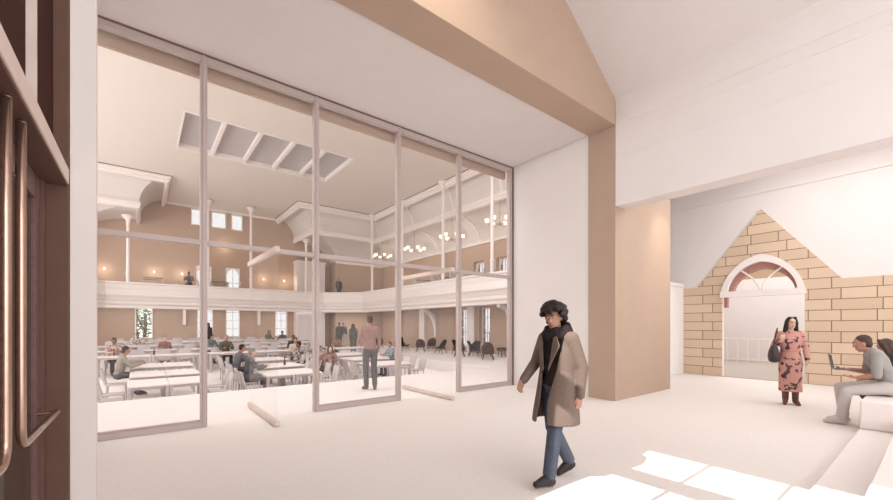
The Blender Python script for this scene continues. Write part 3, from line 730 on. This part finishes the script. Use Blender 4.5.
for px_, x, y, z, lb in ((0, .35, 17.35, 0, 'dark bottle on the fourth row back table, before the red-shirted person'), (0, 3.6, 13.0, 0, 'small brown bottle on the table beside the man in a suit'),
                         (0, 7.2, 12.1, 0, 'small dark bottle on the table behind the standing rose-shirted man')):
    o = MB().lathe([(.035, 0), (.035, .14), (.014, .19), (.014, .25)], seg=12).build('bottle', 'bottle'); o.location = (x, y, fz(y - .5) + .742); tag(o, lb, 'bottle')
# ------------------------------------------------------------------ seating steps on the right
m = MB().box(2.2, 13.6, -3, .71, 0, .08)
struct('floor_step', m, 'floor_pale', bevel=.004)
o = MB().box(2.2, 7.8, -3, .36, .08, .24).build('bench_step', 'table_white', bevel=.01); tag(o, 'low white seating step running beside the sunlit floor', 'seating step')
o = MB().box(7.83, 10.4, -1.2, .71, .08, .47).build('bench', 'table_white', bevel=.02); tag(o, 'white block bench under the seated man with the laptop', 'bench')
# ------------------------------------------------------------------ people
def hand(mb, w, d, n, side, curl=.5, L=.17, r=.0105, spread=.12):
    """palm from wrist w along d, palm normal n, thumb on 'side' (vector)"""
    w = Vector(w); d = Vector(d).normalized(); n = Vector(n).normalized(); n = (n - d * n.dot(d)).normalized(); s = Vector(side).normalized(); s = (s - d * s.dot(d) - n * s.dot(n)).normalized()
    P = L * .48; rt = Matrix((s, d, n)).transposed().to_quaternion()
    mb.ball(w + d * P * .55, (L * .235, P * .62, .017), rt)
    for k, f in enumerate((.92, 1.0, .94, .74)):
        off_ = s * (L * .17 - k * L * .115); b = w + d * P * .85 + off_; fl = L * .46 * f
        dd = (d + s * (spread * (1.2 - k * .8))).normalized(); p = b
        for q, (fr, bend) in enumerate(((.45, curl * .5), (.32, curl * 1.2), (.23, curl * 1.8))):
            v = (dd * math.cos(bend) + n * math.sin(bend)).normalized(); p2 = p + v * fl * fr
            mb.cap(p, p2, r * (1 - .08 * q), r * (.92 - .08 * q), 8, 1); p = p2
    b = w + d * P * .25 + s * L * .17; v = (d * .75 + s * .6 + n * .35).normalized(); p2 = b + v * L * .2; v2 = (d * .9 + s * .1 + n * .35).normalized()
    mb.cap(b, p2, r * 1.25, r * 1.1, 8, 1); mb.cap(p2, p2 + v2 * L * .17, r * 1.1, r * .85, 8, 1)
def J0():
    return dict(pel=(0, 0, .95), wai=(0, 0, 1.10), che=(0, 0, 1.30), nek=(0, .0, 1.47), hed=(0, .02, 1.62),
                sr=(.175, 0, 1.40), er=(.22, -.03, 1.13), wr=(.235, .04, .88), sl=(-.175, 0, 1.40), el=(-.22, -.03, 1.13), wl=(-.235, .04, .88),
                hr=(.09, 0, .90), kr=(.095, .02, .50), ar=(.095, -.02, .09), hl=(-.09, 0, .90), kl=(-.095, .02, .50), al=(-.095, -.02, .09), tr=(0, 1, 0), tl=(0, 1, 0), face=(0, 1, 0))
def JS(lean=.12, arms='table'):
    j = J0(); s = .49
    j.update(pel=(0, 0, s + .10), wai=(0, lean * .3, s + .27), che=(0, lean * .8, s + .46), nek=(0, lean * 1.2, s + .62), hed=(0, lean * 1.5 + .03, s + .76),
             sr=(.175, lean, s + .55), sl=(-.175, lean, s + .55), hr=(.09, .02, s + .09), hl=(-.09, .02, s + .09), kr=(.13, .44, s + .06), kl=(-.13, .44, s + .06), ar=(.13, .42, .09), al=(-.13, .42, .09))
    if arms == 'table': j.update(er=(.24, lean + .16, s + .33), wr=(.12, lean + .38, s + .37), el=(-.24, lean + .16, s + .33), wl=(-.10, lean + .40, s + .38))
    if arms == 'lap': j.update(er=(.23, lean + .05, s + .29), wr=(.13, lean + .28, s + .20), el=(-.23, lean + .05, s + .29), wl=(-.13, lean + .28, s + .20))
    return j
def V(p): return Vector(p)
def person(label, loc, head, j, top, legs, skin, hair, shoes='shoe_black', h=1.75, vox=.02, hairstyle='short', skirt=None, group=None, main=False, sleeves=True, hands=None, gauge=1.0, clothes=True):
    """head = compass heading (dx,dy) of the chest; joints in a local frame, +Y forward"""
    rz = math.atan2(-head[0], head[1]); k = h / 1.75
    t = empty('person', loc, rz, label, 'person', group)
    J = {a: V(b) * k if a not in ('tr', 'tl', 'face') else V(b).normalized() for a, b in j.items()}
    g = gauge * k
    up = (J['nek'] - J['pel']).normalized()
    lat = (J['sr'] - J['sl']).normalized(); fw = up.cross(lat).normalized() * 1
    if fw.dot(Vector((0, 1, 0))) < -.2: fw = -fw
    rot = Matrix((lat, fw, up)).transposed().to_quaternion()
    def torso(m, e):
        m.ball(J['che'], (.165 * g + e, .105 * g + e, .19 * g + e), rot); m.ball(J['wai'], (.14 * g + e, .10 * g + e, .15 * g + e), rot); m.ball(J['pel'], (.16 * g + e, .115 * g + e, .12 * g + e), rot)
        m.cap(J['sr'], J['sl'], .055 * g + e); m.ball((J['che'] + J['nek']) / 2, (.13 * g + e, .075 * g + e, .09 * g + e), rot)
    def arm(m, s, e, full=True, short=False):
        A, B, D = J['s' + s], J['e' + s], J['w' + s]
        m.cap(A, B, .052 * g + e, .040 * g + e)
        if not short: m.cap(B, D - (D - B) * .03, .040 * g + e, .027 * g + e)
        elif full: m.cap(B, D, .040 * g, .025 * g)
    def leg(m, s, e, to=1.0):
        A, B, D = J['h' + s], J['k' + s], J['a' + s]
        m.cap(A, B, .082 * g + e, .054 * g + e); m.cap(B, B + (D - B) * to, .054 * g + e, .036 * g + e + (.012 if e > .012 else 0))
    # body
    m = MB(); torso(m, 0)
    for s in 'rl': arm(m, s, 0); leg(m, s, 0)
    N, H = J['nek'], J['hed']; F = J['face']; hu = ((H - N).normalized() + Vector((0, 0, 1.2))).normalized(); hl_ = F.cross(hu).normalized(); hf = hu.cross(hl_).normalized()
    if hf.dot(F) < 0: hf = -hf
    hq = Matrix((hl_, hf, hu)).transposed().to_quaternion()
    m.cap(N - (H - N) * .25, H - hu * .03, .052 * g, .05 * g)
    m.ball(H + hu * .03 * k, (.074 * k, .092 * k, .095 * k), hq); m.ball(H - hu * .035 * k + hf * .025 * k, (.058 * k, .066 * k, .075 * k), hq)
    m.ball(H - hu * .085 * k + hf * .055 * k, (.03 * k, .026 * k, .024 * k), hq)
    m.cap(H + hf * .083 * k + hu * .022 * k, H + hf * .108 * k - hu * .018 * k, .010 * k, .014 * k, 8, 1)
    for sg in (-1, 1): m.ball(H + hl_ * sg * .074 * k, (.012 * k, .022 * k, .032 * k), hq)
    if main:
        m.ball(H + hf * .088 * k + hu * .04 * k, (.05 * k, .012 * k, .010 * k), hq)
        m.ball(H + hf * .080 * k - hu * .058 * k, (.026 * k, .014 * k, .012 * k), hq)
    for s in 'rl':
        D, B = J['w' + s], J['e' + s]; d = (D - B).normalized()
        if hands and s in hands: dd, n, sd, cu = hands[s]
        else: dd, n, sd, cu = d, (V((-1, 0, 0)) if s == 'r' else V((1, 0, 0))) if d.z < -.5 else V((0, 0, -1)), (V((0, 1, .1)) if d.z < -.5 else (V((-1, 0, 0)) if s == 'r' else V((1, 0, 0)))), .45
        if vox <= .012: hand(m, D, dd, n, sd, cu, .175 * k, .0105 * k)
        else:
            dd = V(dd).normalized(); m.cap(D, D + dd * .09 * k, .032 * k, .028 * k, 8, 1)
            for q in (-1, 0, 1): m.cap(D + dd * .09 * k, D + dd * .16 * k + V(n).normalized() * .03 + V(sd).normalized() * .018 * q, .014 * k, .011 * k, 6, 1)
        A = J['a' + s]; T = J['t' + s]; m.cap(A, A + T * .12 * k - Vector((0, 0, .05 * k)), .035 * k, .03 * k, 8, 1)
    m.build('body', skin, t, voxel=vox, relax=2)
    if main:
        for sg in (-1, 1): MB().ball(H + hf * .086 * k + hl_ * sg * .032 * k + hu * .022 * k, (.011 * k, .005 * k, .0055 * k), hq).build('eye', 'eye', t, smooth=True)
        for sg in (-1, 1):
            m = MB(); m.ball(H + hf * .0925 * k + hl_ * sg * .032 * k + hu * .022 * k, (.006 * k, .003 * k, .006 * k), hq)
            m.cap(H + hf * .099 * k + hl_ * sg * .016 * k + hu * .044 * k, H + hf * .088 * k + hl_ * sg * .05 * k + hu * .043 * k, .005 * k, .003 * k, 6, 1)
            m.build('eyebrow', 'hair_black', t, smooth=True)
        m = MB(); m.ball(H + hf * .089 * k - hu * .053 * k, (.022 * k, .006 * k, .005 * k), hq); m.ball(H + hf * .088 * k - hu * .061 * k, (.018 * k, .006 * k, .005 * k), hq)
        m.build('lips', 'lip', t, smooth=True)
    # hair
    m = MB(); hv = max(.009, vox * .8)
    if hairstyle != 'bald':
        m.ball(H + hu * .052 * k - hf * .022 * k, (.084 * k, .094 * k, .088 * k), hq); m.ball(H - hf * .045 * k - hu * .0 * k, (.078 * k, .062 * k, .08 * k), hq)
    if hairstyle == 'long':
        m.ball(H - hf * .05 * k - hu * .10 * k, (.095 * k, .06 * k, .12 * k), hq)
        for sg in (-1, 1):
            m.cap(H + hl_ * sg * .078 * k + hu * .05 * k, H + hl_ * sg * .095 * k - hu * .15 * k, .03 * k, .036 * k); m.cap(H + hl_ * sg * .05 * k + hu * .12 * k + hf * .03 * k, H + hl_ * sg * .085 * k + hf * .02 * k, .025 * k, .03 * k)
    if hairstyle == 'curly':
        rr = random.Random(3)
        for q in range(150):
            a = rr.uniform(0, 2 * PI); e = rr.uniform(-.85, 1.5); v = hl_ * math.cos(a) * math.cos(e) + hf * math.sin(a) * math.cos(e) + hu * math.sin(e)
            if v.dot(hf) > .42 and v.dot(hu) < .36: continue
            if v.dot(hu) < -.25 and v.dot(hf) > -.15: continue
            R = .118 if v.dot(hu) > 0 else .112
            m.ball(H + hu * .035 * k + v * R * k + hf * .0, rr.uniform(.024, .040) * k, sub=1)
    if hairstyle == 'bun': m.ball(H - hf * .09 * k + hu * .09 * k, .045 * k)
    if hairstyle != 'bald': m.build('hair', hair, t, voxel=hv, relax=1)
    if clothes is True:
        m = MB(); torso(m, .016)
        for s in 'rl': arm(m, s, .013, full=False, short=not sleeves)
        m.cap(N - up * .02, N + up * .015, .062 * g, .058 * g)
        m.build('shirt', top, t, voxel=vox, relax=2)
        if skirt:
            m = MB(); m.ball(J['pel'], (.19 * g, .15 * g, .16 * g), rot)
            for s in 'rl': leg(m, s, .05, skirt)
            m.cap(J['hr'], J['kl'], .12 * g, .10 * g); m.cap(J['hl'], J['kr'], .12 * g, .10 * g)
            m.build('skirt', legs, t, voxel=vox, relax=3)
        else:
            m = MB(); m.ball(J['pel'] - up * .02, (.168 * g + .016, .12 * g + .014, .12 * g), rot)
            for s in 'rl': leg(m, s, .016, .93)
            m.build('trousers', legs, t, voxel=vox, relax=2)
    if shoes:
        for s in 'rl':
            A = J['a' + s]; T = J['t' + s]; m = MB(); z = .0
            Th = T.copy()
            heel = A - T * .035 * k - Vector((0, 0, .045 * k)); toe = A + T * .17 * k - Vector((0, 0, .055 * k))
            m.cap(heel, toe, .040 * k, .032 * k); m.cap(A, toe - T * .04 * k + Vector((0, 0, .012 * k)), .046 * k, .034 * k); (m.cap(A, A + (J['k' + s] - A).normalized() * .09 * k, .046 * k, .05 * k) if main and shoes == 'shoe_black' else None); m.cap(A, heel + T * .05 * k, .046 * k, .045 * k)
            m.build('shoe', shoes, t, voxel=min(vox, .014), relax=1)
    return t, J
def ground(j):      # lift or lower so soles touch 0
    return j
# --- man in the coat, walking
j = J0()
j.update(sr=(.165, 0, 1.40), sl=(-.165, 0, 1.40), hr=(.09, .0, .92), hl=(-.09, .02, .92), kl=(-.08, .13, .53), al=(-.07, .19, .10), kr=(.09, -.02, .51), ar=(.09, -.27, .12), tl=(0, 1, .12), tr=(0, 1, -.18),
         er=(.27, .03, 1.15), wr=(.25, .22, .98), el=(-.235, -.07, 1.13), wl=(-.235, -.04, .87), hed=(.0, .05, 1.60), face=(-.38, 1, -.22))
HD = (-1, .12)
t, J = person('man walking in a grey-brown knee-length coat, black scarf and blue jeans', (3.17, 2.30, .0), HD, j, 'knit_black', 'denim', 'skin_tan', 'hair_black', 'shoe_black', 1.72, .009, 'curly', main=True,
              hands={'r': ((.0, .55, -.8), (-1, 0, 0), (0, .8, .5), .5), 'l': ((0, .1, -1), (1, 0, 0), (0, 1, 0), .5)})
k = 1.72 / 1.75
m = MB()
def arc(z, rx, ry, a0, a1, cy=0, n=22, cx=0):
    return [Vector((cx + rx * math.sin(a0 + (a1 - a0) * q / n), cy - ry * math.cos(a0 + (a1 - a0) * q / n), z)) * 1 for q in range(n + 1)]
secs = []
for z, rx, ry, op, cy in ((1.455, .10, .075, 1.3, -.01), (1.43, .165, .10, 1.05, 0), (1.36, .20, .125, .80, 0), (1.25, .205, .142, .64, .0), (1.10, .20, .145, .50, .0), (.95, .21, .165, .34, .01), (.80, .222, .19, .24, .02), (.70, .234, .205, .28, .025), (.59, .242, .215, .34, .03)):
    o = [p * k for p in arc(z, rx, ry, -PI + op, PI - op, cy)]; i = [p * k for p in arc(z, rx - .022, ry - .022, -PI + op, PI - op, cy)]
    secs.append(o + i[::-1])
m.loft(secs)
for s in 'rl':
    A, B, D = J['s' + s], J['e' + s], J['w' + s]; m.cap(A, B, .076, .058); m.cap(B, D - (D - B) * .02, .058, .045)
m.build('coat', 'coat', t, voxel=.009, relax=2)
m = MB()
for sg in (-1, 1):
    m.prism([(sg * .03, 1.10), (sg * .075, 1.20), (sg * .15, 1.34), (sg * .11, 1.43), (sg * .075, 1.42)], lambda x, z: (x * k, .128 + max(0, (1.34 - z)) * .10, z * k), lambda x, z: (x * k, .140 + max(0, (1.34 - z)) * .10, z * k))
m.build('lapel', 'coat', t, bevel=.003)
m = MB()
for q in range(3): m.cone((.035, .158, .80 + .13 * q), (.035, .166, .80 + .13 * q), .012)
m.build('button', 'knit_black', t)
m = MB(); R = random.Random(5)
pts = [(.115 * math.cos(a * PI / 10) * k, (.01 + .10 * math.sin(a * PI / 10)) * k, (1.455 - .03 * math.sin(a * PI / 10) + .012 * math.sin(a * 2.1)) * k) for a in range(21)]
m.tube(pts, .046, 10); m.tube([(p[0] * .92, p[1] * .92, p[2] + .045) for p in pts], .035, 10)
m.build('scarf', 'knit_black', t, voxel=.01, relax=1)
for s in 'rl':
    A = J['a' + s]; T = J['t' + s]; m = MB(); m.cap(A - T * .04 - Vector((0, 0, .083)), A + T * .165 - Vector((0, 0, .083)), .012, .012)
    m.build('shoe_sole', 'sole', t)
# --- woman in the floral dress
j = J0(); j.update(sr=(.152, 0, 1.40), sl=(-.152, 0, 1.40), hr=(.08, 0, .9), hl=(-.08, 0, .9), kr=(.07, .02, .5), kl=(-.07, .02, .5), ar=(.075, 0, .10), al=(-.075, 0, .10), tr=(.15, 1, -.1), tl=(-.25, 1, -.1),
                   er=(.26, -.02, 1.13), wr=(.16, .14, 1.28), el=(-.235, -.02, 1.13), wl=(-.245, .05, .90), face=(-.35, 1, .1), hed=(-.01, .02, 1.61))
t, J = person('woman with dark wavy hair in a long pink floral dress carrying a dark bag', (9.81, 1.81, 0), (-1, -.28), j, 'floral', 'floral', 'skin_pale', 'hair_black', 'boot_brown', 1.68, .010, 'long', main=True, gauge=.98, clothes=None,
              hands={'r': ((-.2, .1, .55), (-.2, -1, 0), (-1, 0, .3), 1.0), 'l': ((0, .1, -1), (1, 0, 0), (0, 1, 0), .45)})
k = 1.68 / 1.75; m = MB(); secs = []
for z, rx, ry, cy in ((1.465, .075, .06, 0), (1.43, .15, .085, 0), (1.37, .172, .11, .0), (1.25, .172, .135, .01), (1.08, .15, .115, 0), (.98, .17, .13, 0), (.85, .185, .14, 0), (.6, .18, .14, 0), (.4, .18, .145, 0), (.26, .187, .15, 0)):
    secs.append([Vector((rx * math.cos(a * PI / 16), cy + ry * math.sin(a * PI / 16) * (1 + .03 * math.sin(a * 2.6) * (1 if z < .9 else 0)), z)) * k for a in range(32)])
m.loft(secs)
for s in 'rl':
    A, B, D = J['s' + s], J['e' + s], J['w' + s]; m.cap(A, B, .066, .055); m.cap(B, D - (D - B) * .05, .055, .041)
m.build('dress', 'floral', t, voxel=.010, relax=2)
m = MB(); m.tube([(.185 * math.cos(a * PI / 12 * 1.0) * .0 + .0 + .152 * math.cos(a * PI / 12) * k, .122 * math.sin(a * PI / 12) * k, 1.075 * k) for a in range(25)], .014, 8); m.build('belt', 'floral', t, smooth=True)
for s in 'rl':
    A = J['a' + s]; o = MB().cap(A, A + Vector((0, 0, .17)), .05, .056).build('boot_shaft', 'boot_brown', t, voxel=.012, relax=1)
b = empty('shoulder_bag', (9.81, 1.81, 0), math.atan2(1, -.28), 'slouchy dark shoulder bag hanging from the shoulder of the woman in floral', 'bag')
m = MB()
secs = [[Vector((.25 + rx * math.cos(a * PI / 10), .09 + ry * math.sin(a * PI / 10), z)) for a in range(20)] for z, rx, ry in ((.80, .05, .14), (.82, .08, .19), (.92, .095, .21), (1.02, .08, .20), (1.10, .05, .17), (1.13, .03, .14))]
m.loft(secs); m.build('bag_body', 'bag', b, voxel=.012, relax=2)
m = MB(); m.tube([(.27, .20, 1.05), (.24, .17, 1.25), (.20, .08, 1.41), (.19, 0, 1.455), (.21, -.06, 1.36), (.26, -.03, 1.05)], .012, 8); m.build('strap', 'bag', b, smooth=True)
# --- seated man with laptop
j = JS(.17, 'lap'); j.update(hed=(0, .28, 1.19), nek=(0, .20, 1.07), er=(.25, .20, .77), wr=(.10, .42, .80), el=(-.25, .18, .76), wl=(-.14, .36, .70), kr=(.13, .50, .52), kl=(-.13, .47, .50), ar=(.12, .46, .08), al=(-.12, .52, .08), face=(0, 1, .12))
t, J = person('seated man in a grey T-shirt and pale trousers holding a laptop', (8.64, .47, .01), (-.25, 1), j, 'tee_grey', 'trouser_pale', 'skin_tan', 'hair_brown', 'sneaker', 1.79, .010, 'short', main=True, sleeves=False, gauge=1.06,
              hands={'r': ((-.2, 1, .1), (0, 0, 1), (-1, 0, 0), .5), 'l': ((.2, 1, .1), (0, 0, 1), (1, 0, 0), .3)})
b = empty('laptop', (8.64, .47, .83), math.atan2(.25, 1), 'open dark laptop held on the lap of the man in grey', 'laptop')
MB().box(-.15, .15, .42, .60, 0, .012).build('keyboard', 'laptop', b, bevel=.003)
m = MB().obox((0, .625, .115), (.30, .010, .225), (-.16, 0, 0)); s_ = m.build('screen', 'laptop', b, bevel=.003)
MB().obox((0, .617, .115), (.27, .006, .19), (-.16, 0, 0)).build('display', 'paper', s_)
j = JS(-.03, 'lap'); j.update(ar=(.13, .12, .09), al=(-.13, .12, .09), kr=(.13, .36, .52), kl=(-.13, .36, .52), hed=(.05, .05, 1.20), face=(.3, 1, -.15))
person('dark-haired person in black seated behind the man with the laptop', (9.2, .5, .02), (-.2, 1), j, 'cloth_dark', 'cloth_dark', 'skin_tan', 'hair_brown', 'shoe_black', 1.68, .014, 'long', main=True)
# --- man in rose shirt standing in the hall, seen from behind
j = J0(); j.update(sr=(.155, 0, 1.40), sl=(-.155, 0, 1.40), er=(.215, -.04, 1.15), wr=(.22, .08, .95), el=(-.25, .05, 1.16), wl=(-.19, .22, 1.08), kr=(.10, .03, .5), ar=(.10, -.06, .1), al=(-.07, .06, .1), tr=(.25, 1, -.1), tl=(-.3, 1, -.1), face=(.2, 1, 0))
person('man in a rose-brown shirt and grey trousers standing with his back turned', (4.22, 8.3, 0), (.25, 1), j, 'rose_shirt', 'trouser_grey', 'skin_tan', 'hair_brown', 'taupe', 1.77, .014, 'short', gauge=.94)
# --- standing people at the back
def pos(px, Y):
    a = (px - 446.5) / FPX; q = (math.cos(ANG) + a * math.sin(ANG), math.sin(ANG) - a * math.cos(ANG)); return q[0] / q[1] * Y
S = J0
person('person in an olive jacket and grey trousers standing at the back wall', (10.7, 25.6, 0), (-.3, -1), S(), 'cloth_olive', 'cloth_charcoal', 'skin_brown', 'hair_brown', 'shoe_black', 1.75, .025, 'short')
person('person in a dark grey shirt and beige trousers standing at the back wall', (11.15, 26.0, 0), (.3, 1), S(), 'cloth_slate', 'cloth_beige', 'skin_pale', 'hair_grey', 'taupe', 1.75, .025, 'short')
person('woman in a long dark green dress standing before the tan back wall', (9.75, 21.3, 0), (-.6, -1), S(), 'cloth_green', 'cloth_green', 'skin_brown', 'hair_black', 'shoe_black', 1.62, .025, 'long', skirt=.9)
person('woman with long black hair standing in front of the back window', (3.05, 26.6, 0), (.2, -1), S(), 'cloth_dark', 'cloth_dark', 'skin_brown', 'hair_black', 'shoe_black', 1.70, .025, 'long')
person('person in dark clothes standing on the back gallery near the corner', (11.0, 26.4, 3.4), (-.3, -1), S(), 'cloth_dark', 'cloth_dark', 'skin_tan', 'hair_grey', 'shoe_black', 1.5, .028, 'short')
person('person in grey seated on the back gallery beside the tall mullion', (2.2, 27.2, 3.4), (-.2, -1), JS(), 'cloth_slate', 'cloth_dark', 'skin_brown', 'hair_black', 'shoe_black', 1.6, .028, 'short')
# --- seated people: label, x, y, heading, top, legs, skin, hair, style, height
R_ = (1, 0); L_ = (-1, 0); F_ = (0, -1)
seated = [
 ('man in a sage sweater seated at the pilaster side, hands on the table', -.50, 13.95, (1, .15), 'cloth_sage', 'cloth_charcoal', 'skin_tan', 'hair_black', 'short', 1.74, .016),
 ('grey-haired man in a charcoal suit seated at the middle tables', 2.33, 12.0, (1, .1), 'cloth_charcoal', 'cloth_charcoal', 'skin_pale', 'hair_grey', 'short', 1.78, .016),
 ('dark-haired man in a slate shirt seated behind the suited man', 2.33, 13.75, (1, .25), 'cloth_slate', 'cloth_dark', 'skin_tan', 'hair_black', 'short', 1.72, .018),
 ('woman in a striped top seated nearest the white pilaster', -.80, 18.1, (.3, -1), 'stripes', 'cloth_dark', 'skin_brown', 'hair_black', 'bun', 1.65, .022),
 ('person in a pale patterned shirt seated below the leafy window', -.14, 22.0, F_, 'white_floral', 'cloth_beige', 'skin_brown', 'hair_black', 'short', 1.6, .025),
 ('person in a rust shirt seated alone at a long table', .75, 19.95, F_, 'cloth_rust', 'cloth_dark', 'skin_pale', 'hair_grey', 'short', 1.55, .025),
 ('person in a teal top seated just past the tall mullion', 2.36, 19.95, (.6, -1), 'cloth_teal', 'cloth_dark', 'skin_tan', 'hair_black', 'short', 1.6, .025),
 ('broad person in an olive jacket seated facing the glass', 2.70, 18.1, F_, 'cloth_olive', 'cloth_dark', 'skin_tan', 'hair_grey', 'short', 1.72, .022),
 ('long-haired person in green, first of two seated at the rear table', 5.6, 23.68, (.5, -1), 'cloth_green', 'cloth_dark', 'skin_tan', 'hair_brown', 'long', 1.6, .028),
 ('person seated beside the long-haired one at the rear table', 6.45, 23.65, (-.5, -1), 'cloth_slate', 'cloth_dark', 'skin_tan', 'hair_brown', 'short', 1.55, .028),
 ('dark-haired man in a black jacket seated at the fourth row of tables', 5.35, 17.95, (-.3, -1), 'cloth_dark', 'cloth_dark', 'skin_brown', 'hair_black', 'short', 1.68, .022),
 ('woman in black and white print with raised hair, right of centre tables', 4.75, 14.85, (-1, 0), 'black_white', 'black_white', 'skin_brown', 'hair_black', 'bun', 1.66, .02),
 ('person in black and white print seated beside the second mullion', 5.75, 15.85, (-.8, -.6), 'black_white', 'cloth_dark', 'skin_brown', 'hair_black', 'short', 1.66, .022),
 ('person in a pale top with cropped black hair at the middle tables', 5.0, 16.55, (-.2, -1), 'cloth_beige', 'cloth_charcoal', 'skin_tan', 'hair_black', 'short', 1.68, .022),
 ('person in dusky plaid seated just past the second mullion', 4.85, 12.85, (-.5, -1), 'plaid', 'cloth_dark', 'skin_tan', 'hair_brown', 'short', 1.6, .018),
 ('person in dark patterned clothes with a blonde collar seated beside the plaid one', 5.25, 13.35, (-.5, -1), 'cloth_rust', 'plaid', 'skin_pale', 'hair_brown', 'long', 1.6, .018),
 ('person in red-brown plaid bending over the far table', 7.5, 18.25, (-.5, -1), 'plaid', 'cloth_dark', 'skin_brown', 'hair_black', 'short', 1.6, .022),
 ('person in a pale blue shirt seated partly behind the central mullion', 7.86, 13.55, (-1, -.1), 'cloth_blue', 'cloth_charcoal', 'skin_tan', 'hair_black', 'short', 1.68, .018),
]
for lb, x, y, hd, tp, lg, sk, hr, st, hh, vx in seated:
    jj = JS(random.uniform(.06, .14)); jj['face'] = (random.uniform(-.2, .2), 1, -.1)
    person(lb, (x, y, fz(y)), hd, jj, tp, lg, sk, hr, 'shoe_black', hh, vx, st)
